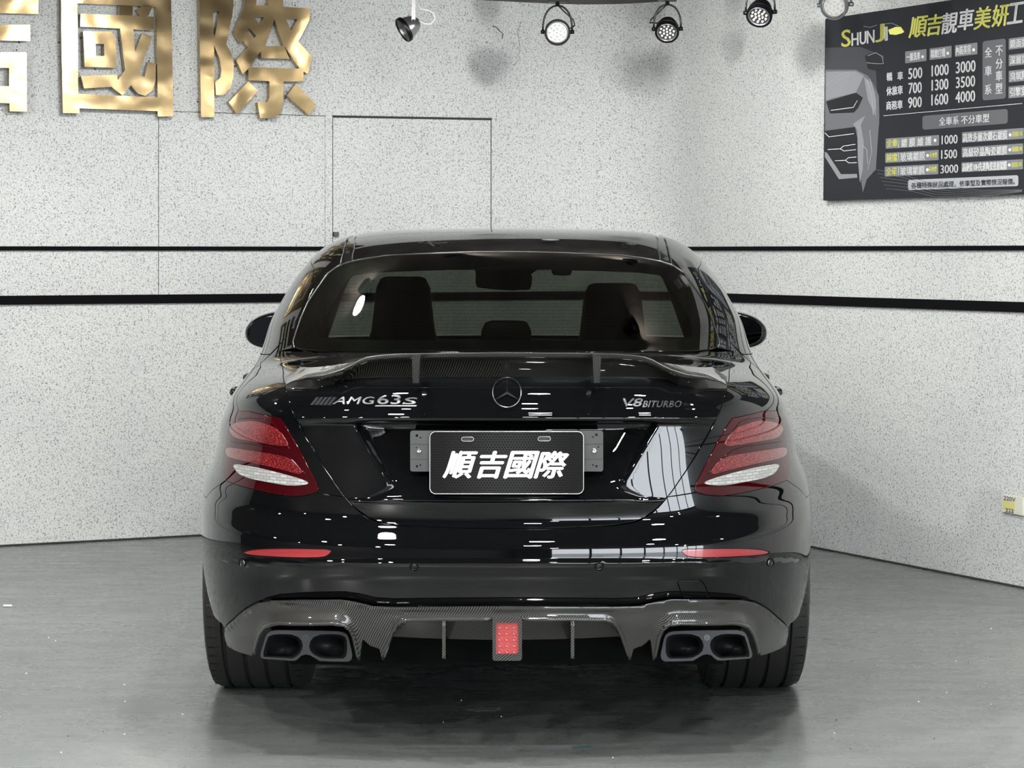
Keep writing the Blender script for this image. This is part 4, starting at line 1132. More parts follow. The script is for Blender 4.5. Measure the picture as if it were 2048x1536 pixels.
# ------------------------------------------------------------------ wheels
def wheel(x, y, s, wd):
    R = .343; hw = wd/2
    w_ = empty('wheel', (x, y, R)); w_.parent = car
    prof = []
    g = [(-.092, .006), (-.031, .0065), (.031, .0065), (.092, .006)]
    edge = hw-.012
    xs_ = np.linspace(-edge, edge, 61)
    prof += [(R-.105, -hw+.012), (R-.09, -hw+.003), (R-.06, -hw-.002), (R-.03, -hw+.001), (R-.012, -hw+.008)]
    for q_ in xs_:
        r = R-.0022*(q_/edge)**2-.009*max(0, (abs(q_)-edge*.82)/(edge*.18))**2
        for c_, gw in g:
            if abs(q_-c_) < gw*.75: r -= .009
        prof.append((r, q_))
    prof += [(R-.012, hw-.008), (R-.03, hw-.001), (R-.06, hw+.002), (R-.09, hw-.003), (R-.105, hw-.012), (R-.11, hw-.03), (R-.11, -hw+.03)]
    m = MB(); m.lathe(prof, (0, 0, 0), (1, 0, 0), 96, closed=True)
    for i, p in enumerate(m.v):                      # flat contact patch
        if p[2] < -R+.0045: m.v[i] = (p[0], p[1], -R+.0045+(p[2]+R-.0045)*.1-.004)
    o = m.build('tyre', rubber, w_, auto=.5)
    m = MB()
    for k in range(60):                              # shoulder sipes
        a = 2*math.pi*k/60
        for sx in (-1, 1):
            c_ = Vector((sx*(hw-.030), (R-.0025)*math.sin(a), (R-.0025)*math.cos(a)))
            if c_.z < -R+.02: continue
            m.box(c_, (.016, .0011, .0012), Matrix.Rotation(-a, 3, 'X'))
    o2 = m.build('sipe', gloss_black, w_); o2['kind'] = 'stuff'
    m = MB(); m.lathe([(R-.10, -hw+.02), (R-.115, -hw+.03), (R-.125, -.02), (R-.125, hw-.04), (R-.112, hw-.02), (R-.10, hw-.012)], (0, 0, 0), (s, 0, 0), 48)
    m.lathe([(0, hw-.05), (.07, hw-.048), (.075, hw-.07)], (0, 0, 0), (s, 0, 0), 32)
    for k in range(10):
        a = 2*math.pi*k/10; m.box((s*(hw-.045), .145*math.sin(a), .145*math.cos(a)), (.012, .012, .095), Matrix.Rotation(-a, 3, 'X'))
    m.build('rim', satin_black, w_)
    m = MB(); m.lathe([(0, -.01), (.185, -.01), (.185, .01), (0, .01)], (0, 0, 0), (1, 0, 0), 40); m.build('brake_disc', dark_chrome, w_)
for s in (-1, 1):
    wheel(s*.758, AXR, s, .305); wheel(s*.765, AXF, s, .27)
# ------------------------------------------------------------------ door mirrors and handles
for s in (-1, 1):
    bm = bmesh.new(); bmesh.ops.create_uvsphere(bm, u_segments=32, v_segments=20, radius=1)
    for q_ in bm.verts:
        x, y, z = q_.co
        k = lambda a, e: math.copysign(abs(a)**e, a)
        yy = y if y < 0 else y*1.3
        x2 = x*(1.0); 
        taper = 1-.22*max(0, -x*1.0)
        q_.co = Vector((k(x2, .85)*.125, max(k(y, .8)*.10, -.055), (k(z, .9)*.074)*(1-.10*x2)*taper))
        q_.co.z += -.012*x2
    for f in bm.faces: f.smooth = True
    if s < 0:
        for q_ in bm.verts: q_.co.x *= -1
        bmesh.ops.reverse_faces(bm, faces=bm.faces[:])
    me = bpy.data.meshes.new('door_mirror'); bm.to_mesh(me); bm.free(); me.materials.append(gloss_black)
    me.shade_smooth() if hasattr(me, 'shade_smooth') else None
    o = bpy.data.objects.new('door_mirror', me); COL.objects.link(o); o.parent = car; o.location = (s*.912, 3.02, 1.048)
    m = MB(); P = []
    for i in range(24):
        a = 2*math.pi*i/24; c_, d_ = math.cos(a), math.sin(a)
        P.append((s*(math.copysign(abs(c_)**.8, c_)*.095+.004), -.0645, math.copysign(abs(d_)**.85, d_)*.056-.004*c_))
    m.v = []; m.f = []; m.prism([(p[0], 0, p[2]) for p in P], (0, .004, 0)); mg = m.build('mirror_glass', pm('mirror_glass', (.07, .075, .085), .02, 1.0), o); mg.location = (0, -.0655, 0); mg.rotation_euler = (0, 0, math.radians(-13 if s > 0 else 4))
    m = MB(); m.tube([(s*-.10, .03, -.055), (s*-.16, .05, -.075)], .022, 10); m.build('mirror_foot', gloss_black, o, smooth=True)
    for yh in (1.62, 2.72):
        sp_ = S(*[np.array([q2]) for q2 in iyz(yh, .895)])[0]
        m = MB(); m.tube([(s*(sp_[0]-.004), yh-.11, .893), (s*(sp_[0]+.030), yh-.085, .895), (s*(sp_[0]+.036), yh, .896), (s*(sp_[0]+.030), yh+.085, .895), (s*(sp_[0]-.004), yh+.11, .893)], [.009, .012, .013, .012, .009], 10)
        m.build('door_handle', gloss_black, car, smooth=True)
# ------------------------------------------------------------------ cabin
def blob(name, mat, secs, parent, n=20, e=.55):   # rounded stack of superellipse sections: (x,y,z,hx,hy)
    m = MB(); V = []
    for (x, y, z, hx, hy) in secs:
        for k in range(n):
            a = 2*math.pi*k/n; c_, d_ = math.cos(a), math.sin(a)
            V.append((x+math.copysign(abs(c_)**e, c_)*hx, y+math.copysign(abs(d_)**e, d_)*hy, z))
    N = len(secs); F = [(i*n+k, i*n+(k+1) % n, (i+1)*n+(k+1) % n, (i+1)*n+k) for i in range(N-1) for k in range(n)]
    F += [tuple(range(n))[::-1], tuple((N-1)*n+k for k in range(n))]
    m.add(V, F); return m.build(name, mat, parent, smooth=True)
YS = 2.35
for pxc, hwid in ((803, 57), (1222, 60)):
    k = (CARY+YS)/F_PX; xc = (pxc-1009)*k
    zt = carpt(1009, 553 if pxc < 1000 else 566, YS)[2]
    W_ = hwid*k
    st_ = blob('front_seat', seat_mat, [(xc, YS-.25+.02, .35, .25, .06), (xc, YS-.10, .75, .26, .07), (xc, YS-.05, zt-.34, W_*2.0, .07), (xc, YS-.03, zt-.27, W_*1.35, .07), (xc, YS, zt-.20, W_*1.12, .06), (xc, YS+.01, zt-.12, W_*1.03, .055), (xc, YS+.02, zt-.04, W_*.95, .05), (xc, YS+.02, zt-.008, W_*.80, .04), (xc, YS+.02, zt, W_*.6, .02)], car)
    blob('seat_cushion', seat_mat, [(xc, YS+.1, .32, .26, .28), (xc, YS+.1, .48, .26, .28)], st_)
YR = 1.15; k = (CARY+YR)/F_PX
bs = MB(); bs.box((0, YR, .66), (.66, .10, .34), bev=.03); rs = bs.build('rear_seat', seat_mat, car)
zt = carpt(1009, 641, YR)[2]
blob('head_rest', seat_mat, [(0, YR, .95, 54*k, .04), (0, YR, zt-.03, 50*k, .05), (0, YR, zt-.006, 42*k, .045), (0, YR, zt, 30*k, .02)], rs)
for s in (-1, 1): blob('head_rest', seat_mat, [(s*.37, YR, .95, .12, .04), (s*.37, YR, 1.055, .11, .05), (s*.37, YR, 1.072, .07, .02)], rs)
m = MB(); m.box((0, .86, 1.02), (.60, .17, .012)); m.build('parcel_shelf', cabin, car)
m = MB(); m.box((0, 3.35, .90), (.70, .22, .095), bev=.03); m.build('dashboard', cabin, car)
for s in (-1, 1):
    m = MB(); m.box((s*.80, 2.3, .70), (.02, 1.2, .28), bev=.01); m.build('door_lining', cabin, car)
    # pillar trims seen against the windscreen
    m = MB(); m.tube([(s*.76, 3.22, 1.0), (s*.66, 2.90, 1.22), (s*.60, 2.70, 1.32), (s*.58, 2.2, 1.36), (s*.56, 1.75, 1.33), (s*.57, 1.45, 1.24), (s*.62, 1.2, 1.14)], [.03, .03, .03, .03, .03, .03, .03], 10)
    m.build('pillar_trim', cabin, car, smooth=True)
    m = MB(); m.tube([(s*.78, 2.2, .95), (s*.66, 2.2, 1.32)], .03, 8); m.build('centre_pillar', cabin, car, smooth=True)
YM = 2.60
mp = [(947, 514), (944, 535), (948, 548), (947, 566), (951, 575), (985, 579), (1020, 581), (1056, 579), (1059, 571), (1061, 553), (1058, 549), (1070, 540), (1080, 530), (1082, 514)]
m = MB(); m.prism([carpt(x, y, YM, 1008.5) for x, y in mp], (0, .05, 0)); o = m.build('interior_mirror', cabin, car)
m = MB(); m.prism([carpt(x, y, 2.66, 1008.5) for x, y in ((1099, 518), (1100, 546), (1104, 550), (1122, 552), (1137, 550), (1140, 544), (1141, 518))], (0, .03, 0)); m.build('toll_transponder', cabin, car)
m = MB(); m.box((0, 2.05, 1.385), (.42, .36, .006)); m.build('headliner', cabin, car)

# ================================================================== ceiling lamps that light the room
def ceiling_lamp(x, y, k, nrm=None):
    t = empty('unseen_ceiling_spotlight', (x, y, CEIL))
    aim = Vector((0, 0, -1)) if nrm is None else Vector((-nrm[0]*.9, -nrm[1]*.9, -.48)).normalized()
    M_ = aim.to_track_quat('-Z', 'Y').to_matrix(); pv = Vector((0, 0, -.05))
    m = MB(); m.lathe([(.0, -.05), (.012, -.05), (.012, -.012), (.04, -.012), (.04, 0)], (0, 0, 0), (0, 0, 1), 16); m.build('mount', lamp_black, t)
    m = MB(); m.lathe([(0, .005), (.04, .0), (.056, -.02), (.070, -.085), (.066, -.085), (.060, -.068)], pv, -aim, 24); m.build('housing', lamp_black, t, smooth=True)
    m = MB(); m.lathe([(0, -.072), (.055, -.072), (.055, -.068), (0, -.068)], pv, -aim, 24); m.build('lamp_lens', lampglow, t)
    l = bpy.data.lights.new('lamp', 'AREA'); l.shape = 'DISK'; l.size = .118; l.energy = LAMP_W*k; l.color = (1, .985, .955)
    lo = bpy.data.objects.new('lamp_light', l); COL.objects.link(lo); lo.parent = t; lo.location = pv+aim*.0865; lo.rotation_euler = M_.to_euler()
    return t
for q_ in LAMPS:
    t = ceiling_lamp(*q_); tag(t, 'small lit black ceiling spotlight of the showroom, some added to brighten walls and floor, above the frame of the photo', 'spotlight', 'ceiling spotlights')

# ================================================================== brass sign characters on the left wall
SO = .055; ST = .045
def zc(x, y): return (110+x/6.144, y/6.144)
def zd(x, y): return (390+x/6.142, y/6.142)
def ze(x, y): return (x/6.4, y/6.4)
def sign_part(name, poly, parent, holes=()):
    P = [onL(x, y, SO) for x, y in poly]
    m = MB(); m.prism(P, (-NL[0]*ST, -NL[1]*ST, 0), holes=[[onL(x, y, SO) for x, y in h] for h in holes])
    o = m.build(name, brass, parent)
    md = o.modifiers.new('b', 'BEVEL'); md.width = .0015; md.segments = 2; md.limit_method = 'ANGLE'; md.angle_limit = .9
    return o
def sign_char(label, pieces, studs, at_px):
    p = onL(*at_px, 0); t = empty('sign_character', (0, 0, 0)); tag(t, label, 'sign', 'brass sign characters')
    for pl, hs in pieces: sign_part('stroke', pl, t, hs)
    for x, y in studs:
        m = MB(); a, b = onL(x, y, SO-ST-.006), onL(x, y, -.001); m.tube([a, b], .004, 8); m.build('stud', dark_chrome, t, smooth=True)
    return t
# guo: outer frame with feet, inner strokes
guo = [([zc(*p) for p in [(78, -260), (1420, -235), (1437, 400), (1455, 1432), (1265, 1430), (1262, 1366), (300, 1330), (302, 1392), (98, 1388), (78, 300)]],
        [[zc(*p) for p in [(275, 40), (285, 1150), (400, 1160), (1262, 1195), (1242, 92), (960, 72), (955, 190), (795, 186), (790, 62)]]]),
       ([zc(*p) for p in [(312, 165), (790, 186), (790, 60), (955, 72), (950, 192), (1208, 205), (1207, 372), (962, 360), (985, 635), (1075, 400), (1198, 450), (1045, 860), (862, 862), (800, 350), (312, 325)]], []),
       ([zc(*p) for p in [(350, 385), (690, 390), (745, 450), (752, 832), (365, 822)]], [[zc(*p) for p in [(498, 538), (603, 540), (606, 688), (502, 685)]]]),
       ([zc(*p) for p in [(320, 935), (760, 915), (770, 985), (862, 862), (1045, 860), (1040, 900), (1100, 948), (1145, 755), (1240, 785), (1235, 1000), (1190, 1120), (1110, 1180), (1020, 1150), (935, 1045), (830, 1172), (690, 1065), (358, 1090)]], []),
       ([zc(*p) for p in [(1000, 112), (1120, 52), (1195, 80), (1150, 195), (1048, 205)]], [])]
sign_char('large polished brass character 國, a full box frame with strokes inside, on the speckled wall', guo, [zc(45, 520), zc(312, 465), zc(490, 850), zc(1155, 748), zc(785, 500)], (235, 120))
ji = [([zd(*p) for p in [(50, -200), (470, -200), (475, 60), (455, 200), (385, 545), (440, 640), (475, 760), (475, 930), (440, 1080), (350, 1170), (258, 1168), (245, 1000), (310, 960), (325, 860), (300, 720), (235, 560), (238, 1440), (75, 1440), (60, 600)]],
       [[zd(*p) for p in [(222, 140), (300, 140), (240, 460), (228, 400)]]]),
      ([zd(*p) for p in [(630, -200), (780, -200), (750, 64), (905, 66), (905, -200), (1080, -200), (1085, 84), (1415, 100), (1405, 250), (1270, 510), (1440, 700), (1385, 912), (1285, 845), (1095, 565), (1160, 722), (815, 716), (808, 630), (650, 850), (585, 915), (505, 740), (650, 580), (590, 500), (560, 535), (480, 385), (600, 100)]],
       [[zd(*p) for p in [(722, 210), (845, 210), (805, 308)]], [zd(*p) for p in [(660, 345), (750, 440), (725, 475), (640, 385)]],
        [zd(*p) for p in [(975, 240), (1088, 565), (860, 565)]], [zd(*p) for p in [(1118, 230), (1262, 236), (1180, 380)]]]),
      ([zd(*p) for p in [(655, 825), (1335, 845), (1330, 1000), (1085, 1000), (1085, 1250), (1050, 1390), (960, 1450), (800, 1450), (770, 1255), (890, 1255), (915, 1200), (915, 998), (655, 985)]], []),
      ([zd(*p) for p in [(655, 998), (775, 1115), (520, 1400), (415, 1255)]], []),
      ([zd(*p) for p in [(1240, 1030), (1490, 1290), (1400, 1415), (1130, 1175)]], [])]
sign_char('large polished brass character 際, the rightmost of the brass signs, with slanting strokes', ji, [zd(30, 1250), zd(490, 815), zd(1105, 1210), zd(880, 1470), zd(1230, 66)], (515, 120))
kichi = [([ze(*p) for p in [(-900, -300), (-300, -300), (-300, -60), (492, -20), (492, 180), (-900, 140)]], []),
         ([ze(*p) for p in [(-900, 310), (384, 320), (384, 524), (-900, 500)]], []),
         ([ze(*p) for p in [(-900, 655), (340, 672), (345, 1428), (124, 1424), (122, 1322), (-700, 1290), (-700, 1390), (-900, 1385)]], [[ze(*p) for p in [(-700, 860), (118, 868), (118, 1105), (-700, 1080)]]])]
sign_char('polished brass character 吉 cut off by the left edge of the photo', kichi, [ze(245, 545), ze(212, 640)], (30, 120))

# ================================================================== price board on the right wall
PO = .028
sl = lambda y: .000307*(y-503)
BX0 = 1648.5
def bpx(x, y, off=PO+.0006): return onR(x, y, off)
pb = MB(); tlp, blp = onR(1650.5, 38, PO), onR(1646.5, 401, PO)
x1_ = 2330
ys = [38+sl(38)*(x1_-1650), 401+sl(401)*(x1_-1650)]
trp, brp = onR(x1_, 38-(x1_-1650)*.165, PO), onR(x1_, 401-(x1_-1650)*.040, PO)
trp = np.array([tlp[0]+DR[0]*2.3, tlp[1]+DR[1]*2.3, tlp[2]]); brp = np.array([blp[0]+DR[0]*2.3, blp[1]+DR[1]*2.3, blp[2]])
pb.prism([tlp, trp, brp, blp], (-NR[0]*PO, -NR[1]*PO, 0))
slate = pm('board_print', (.022, .024, .029), .6, spec=.2)
board = pb.build('price_board', slate); tag(board, 'dark price board with yellow and white lettering and a car picture, on the right wall', 'board')
pgrey = pm('print_grey', (.11, .115, .125), .5); pgrey2 = pm('print_midgrey', (.20, .21, .225), .5); plight = pm('print_light', (.42, .44, .47), .5); pcar = pm('print_car_light', (.24, .25, .27), .5)
pwhite = pm('print_white', (.85, .86, .87), .5); pyel = pm('print_yellow', (.80, .80, .20), .5); pblack = pm('print_black', (.008, .009, .012), .5); psilver = pm('print_silver', (.13, .137, .15), .5)
def a3(x, y): return (1640+x/5.02, y/5.02)
def a4(x, y): return (1640+x/5.02, 200+y/5.02)
def flat(name, polys, mat, off=.0010, cv=None):
    m = MB()
    for P in polys:
        m.prism([bpx(x, y, PO+off) for x, y in P], (-NR[0]*.0008, -NR[1]*.0008, 0))
    return m.build(name, mat, board)
def line(name, lines, mat, wd, off=.0014):
    m = MB()
    for P in lines: m.tube([bpx(x, y, PO+off) for x, y in P], wd, 4)
    return m.build(name, mat, board)
# printed car picture
Q3 = lambda L: [a3(*p) for p in L]; Q4 = lambda L: [a4(*p) for p in L]
flat('car_picture', [Q3([(55, 480), (400, 470), (640, 560), (640, 640), (560, 700), (590, 1150), (600, 1250), (52, 1150)])], pm('print_dusk', (.045, .048, .056), .5), .0006)
flat('car_picture', [Q3([(52, 700), (360, 700), (480, 760), (540, 850), (590, 960), (595, 1180), (560, 1700), (470, 1800), (430, 1930), (380, 1600), (50, 1320)])], psilver, .0010)
flat('car_picture', [Q3([(60, 720), (360, 715), (440, 760), (360, 930), (230, 960), (110, 990), (60, 1010)]), Q3([(440, 770), (520, 830), (560, 1000), (560, 1170), (480, 1000)])], pcar, .0014)
flat('car_picture', [Q3([(60, 1020), (360, 930), (430, 980), (380, 1085), (340, 1130), (100, 1140)]), Q4([(48, 310), (350, 270), (385, 440), (380, 740), (200, 760), (50, 500)]), Q3([(450, 560), (520, 530), (600, 550), (635, 600), (630, 680), (560, 710), (480, 690)])], pblack, .0018)
line('car_picture_line', [Q3([(110, 1108), (335, 1078), (375, 1010)]), Q4([(50, 330), (90, 370), (340, 338)]), Q4([(80, 497), (205, 490), (235, 462), (355, 445)]), Q4([(205, 490), (240, 512), (360, 498)]),
      Q4([(150, 610), (255, 605), (285, 580), (365, 572)]), Q4([(255, 605), (290, 632), (368, 628)])], pwhite, .0016, .0022)
flat('car_picture', [Q4([(48, 520), (70, 530), (210, 745), (370, 742), (375, 780), (190, 795), (48, 570)]), Q4([(330, 240), (455, 155), (410, 250), (440, 420), (430, 700), (400, 830), (380, 600), (375, 300)])], pcar, .0022)
line('car_picture_line', [Q3([(70, 950), (200, 800), (360, 725)]), Q3([(60, 860), (180, 770), (300, 722)]), Q3([(500, 790), (545, 930), (560, 1100)]), Q3([(470, 800), (520, 960), (535, 1150)]), Q4([(420, 450), (470, 500), (480, 640)]), Q4([(500, 300), (520, 520), (480, 700)]), Q3([(480, 560), (560, 528), (625, 570), (635, 640), (560, 640), (470, 630)])], plight, .0012, .0026)
line('wave_line', [[(a4(560+20*k, 700+38*k)[0], a4(0, 700+38*k)[1]), (a4(800+18*k, 740+34*k)[0], a4(0, 740+34*k)[1]), (a4(1150, 0)[0], a4(0, 850+24*k)[1]), (a4(1600, 0)[0], a4(0, 890+14*k)[1]+3), (2044, a4(0, 880+4*k)[1]+4)] for k in range(0, 6)], pgrey, .0012, .0008)
def T(s, q, mat, bold=.02, shear=0., name='print_lettering', space=1.0):
    x0, y0, x1, y1 = q; d = sl((y0+y1)/2)*(x1-x0)
    d0 = sl(y0)*(x1-x0); d1 = sl(y1)*(x1-x0)
    m = MB(); text_on(m, s, [(x0, y0), (x1, y0+d0), (x0, y1), (x1, y1+d1)], lambda a, b, h: bpx(a, b, PO+.003), 0, bold, space, shear)
    return m
def BX(x0, y0, x1, y1, mat, off=.0016):
    d0 = sl(y0)*(x1-x0); d1 = sl(y1)*(x1-x0); r = 2.
    P = rrect(x0, y0, x1, y1, min(5, (y1-y0)*.2) if mat is not pgrey2 else 1.5, 3)
    P = [(x, y+sl(y0)*(x-x0)+(sl(y1)-sl(y0))*(x-x0)*(y-y0)/(y1-y0)) for x, y in P]
    return P
def group_text(items, mat, bold=.02, name='print_lettering'):
    for it in items:
        M_ = MB(); s, x0, y0, x1, y1 = it[:5]; conv = it[5]
        (X0, Y0), (X1, _), (_, Y1) = conv(x0, y0), conv(x1, y0), conv(x0, y1)
        t = T(s, (X0, Y0, X1, Y1), mat, bold, it[6] if len(it) > 6 else 0.); M_.add(t.v, t.f); M_.build(name, mat, board)
def group_box(items, mat, name, off=.0016):
    for x0, y0, x1, y1, conv in items:
        M_ = MB()
        (X0, Y0), (X1, _), (_, Y1) = conv(x0, y0), conv(x1, y0), conv(x0, y1)
        M_.prism([bpx(a, b, PO+off) for a, b in BX(X0, Y0, X1, Y1, mat)], (-NR[0]*.0008, -NR[1]*.0008, 0)); M_.build(name, mat, board)
group_box([(855, 518, 1068, 636, a3), (1100, 487, 1320, 603, a3), (1355, 455, 1580, 570, a3), (1895, 388, 2260, 500, a3), (1895, 552, 2260, 665, a3), (1895, 712, 2260, 828, a3), (1893, 870, 2260, 988, a3),
           (660, 388, 1195, 490, a4), (655, 532, 1190, 632, a4), (650, 670, 1187, 770, a4), (1425, 325, 2045, 430, a4), (1424, 475, 2040, 578, a4), (1420, 628, 2038, 725, a4)], pgrey2, 'print_box')
group_box([(1632, 415, 1865, 1010, a3), (1028, 160, 1885, 300, a4)], pgrey, 'print_panel')
group_box([(884, 803, 1990, 905, a4)], plight, 'print_pill')
group_text([('靚', 1225, 135, 1378, 345, a3, 5), ('車', 1392, 100, 1540, 310, a3, 5), ('工', 1890, 38, 2040, 245, a3, 5),
  ('H', 318, 335, 385, 460, a3), ('U', 400, 322, 462, 448, a3), ('N', 472, 310, 545, 436, a3), ('I', 653, 270, 676, 408, a3),
  ('一般洗車', 868, 535, 1005, 615, a3), ('精緻打蠟', 1113, 500, 1258, 585, a3), ('內裝美容', 1365, 465, 1515, 555, a3),
  ('轎', 670, 730, 725, 815, a3), ('車', 778, 722, 832, 806, a3), ('休旅車', 668, 872, 830, 962, a3), ('商務車', 666, 1018, 828, 1106, a3),
  ('500', 888, 688, 1025, 796, a3), ('1000', 1122, 658, 1290, 768, a3), ('3000', 1365, 625, 1560, 738, a3),
  ('700', 890, 834, 1020, 942, a3), ('1300', 1122, 804, 1287, 912, a3), ('3500', 1366, 776, 1556, 886, a3),
  ('900', 886, 980, 1020, 1086, a3), ('1600', 1120, 950, 1285, 1060, a3), ('4000', 1360, 925, 1556, 1034, a3),
  ('全', 1656, 478, 1725, 578, a3), ('車', 1656, 665, 1722, 765, a3), ('系', 1656, 852, 1720, 950, a3), ('不', 1765, 462, 1834, 562, a3), ('分', 1765, 592, 1832, 692, a3), ('車', 1765, 714, 1830, 815, a3), ('型', 1763, 838, 1830, 942, a3),
  ('鏡面拋光', 1908, 400, 2140, 485, a3), ('深層拋光', 1908, 565, 2140, 650, a3), ('臭氧除臭', 1908, 725, 2140, 812, a3), ('引擎室清洗', 1906, 883, 2190, 970, a3),
  ('全車系', 1195, 175, 1392, 258, a4), ('不分車型', 1418, 160, 1698, 243, a4),
  ('鍍', 815, 390, 875, 476, a4), ('膜', 895, 384, 955, 470, a4), ('維', 978, 377, 1038, 463, a4), ('護', 1058, 370, 1118, 456, a4), ('玻璃鍍膜', 808, 530, 1055, 615, a4), ('玻璃鍍膜', 806, 672, 1050, 755, a4),
  ('1000', 1222, 358, 1380, 446, a4), ('1500', 1218, 505, 1375, 592, a4), ('3000', 1210, 655, 1386, 738, a4),
  ('高效多層次鑽石鍍膜', 1435, 335, 1880, 425, a4), ('高級矽晶陶瓷鍍膜', 1435, 485, 1878, 573, a4), ('高硬度10H先進陶瓷塗層鍍膜', 1430, 635, 1876, 722, a4)], pwhite, .022)
group_text([('順', 905, 175, 1072, 385, a3, 6), ('吉', 1075, 155, 1222, 365, a3, 6), ('美', 1555, 80, 1715, 300, a3, 5), ('妍', 1735, 55, 1890, 275, a3, 5), ('S', 218, 305, 305, 474, a3), ('J', 558, 250, 645, 425, a3),
  ('全車', 672, 398, 778, 475, a4), ('前擋', 668, 542, 773, 618, a4), ('全車', 665, 680, 770, 758, a4), ('長效型', 1100, 530, 1175, 580, a4), ('長效型', 1094, 668, 1170, 722, a4),
  ('保固1年', 1928, 318, 2036, 370, a4), ('保固2年', 1926, 470, 2034, 520, a4), ('保固3年', 1922, 625, 2030, 675, a4)], pyel, .022)
group_text([('各種特殊狀況處理，依車型及實際情況報價。', 915, 830, 1955, 890, a4)], pblack, .01)
line('print_line', [[(1767, 231.5), (2044, 207)], [(1767+30, 277+4), (1767+30, 292+4)], [(1797, 306), (1797, 321)], [(1797, 334), (1797, 349)]], pwhite, .0012)
flat('print_swoosh', [Q3([(685, 300), (760, 270), (810, 270), (845, 320), (820, 335), (760, 350), (700, 345)])], pyel, .0016)
line('print_line', [Q3([(440, 262), (500, 275), (570, 252)]), Q3([(650, 240), (720, 232), (790, 262)])], plight, .0010)
M_ = MB()
for (x, y, c_) in ((1030, 570, a3), (1282, 535, a3), (1542, 500, a3), (1155, 405, a4), (1080, 557, a4), (1078, 700, a4), (1908, 350, a4), (1905, 500, a4), (1900, 652, a4)):
    a, b = c_(x, y); M_.prism([bpx(a+2.6*math.cos(k*.523), b+3.2*math.sin(k*.523), PO+.0026) for k in range(12)], (-NR[0]*.0006, -NR[1]*.0006, 0))
M_.build('print_dot', pwhite, board)

# ================================================================== wall socket, floor litter
s_t = empty('wall_socket'); tag(s_t, 'ivory 220V cover plate with handwriting and a yellow sticker, low on the right wall', 'socket')
m = MB(); m.prism([onR(x, y, .012) for x, y in [(2003.5, 989), (2045, 995.5), (2045, 1031.5), (2003.5, 1023)]], (-NR[0]*.012, -NR[1]*.012, 0)); o = m.build('cover_plate', socket_m, s_t)
md = o.modifiers.new('b', 'BEVEL'); md.width = .002; md.segments = 2
m = MB(); m.prism([onR(x, y, .0128) for x, y in [(2005, 1001), (2030, 1005), (2029, 1021), (2006, 1017)]], (-NR[0]*.001, -NR[1]*.001, 0)); m.build('sticker', pm('yellow_sticker', (.60, .58, .22), .6), s_t)
m = MB(); text_on(m, '220V', [(2007, 991.5), (2031, 995.5), (2007, 1000), (2031, 1004)], lambda a, b, h: onR(a, b, .0135)); text_on(m, '222', [(2011, 1016), (2027, 1018.5), (2011, 1023.5), (2027, 1026)], lambda a, b, h: onR(a, b, .0140))
m.build('handwriting', pblack, s_t)
def onF(px, py, h=0.):
    r = ray(px, py); t = (h-CAMZ)/r[2]; return np.array([r[0]*t, r[1]*t, h])
m = MB(); m.tube([onF(7, 1211.5, .005), onF(24, 1211.5, .005)], .0045, 8); o = m.build('cigarette_butt', white_print, smooth=True); tag(o, 'tiny white cigarette butt on the floor at the left edge', 'litter')
for i in range(26):
    px = random.choice([random.uniform(20, 380), random.uniform(700, 1350), random.uniform(1650, 2000)]); py = random.uniform(1250 if px < 400 or px > 1600 else 1395, 1520)
    p = onF(px, py, .0012); m = MB(); a = random.uniform(0, 3); r = random.uniform(.0012, .003)
    m.lathe([(0, .0012), (r*.7, .0008), (r, -.0012)], p, (0, 0, 1), 6)
    o = m.build('floor_crumb', white_print if random.random() < .6 else satin_black); tag(o, 'tiny crumb of grit on the grey floor', 'grit', 'grit crumbs on the floor')

def blotch(px, py, w_, h_, mat, label, n=22, seed=1):
    rr = random.Random(seed); m = MB()
    P = [onF(px+w_*math.cos(2*math.pi*i/n)*(.55+.45*rr.random()), py+h_*math.sin(2*math.pi*i/n)*(.5+.5*rr.random()), .0006) for i in range(n)]
    m.prism(P, (0, 0, -.0012)); o = m.build('floor_chip', mat); tag(o, label, 'stain')
blotch(968, 1418, 38, 5.5, pm('worn_patch', (.16, .16, .155), .6), 'small pale chip in the floor coating in the dark middle of the floor')
blotch(1165, 1494, 26, 4, pm('teal_smudge', (.05, .085, .09), .5), 'small faint teal smudge on the floor near the bottom edge', seed=4)
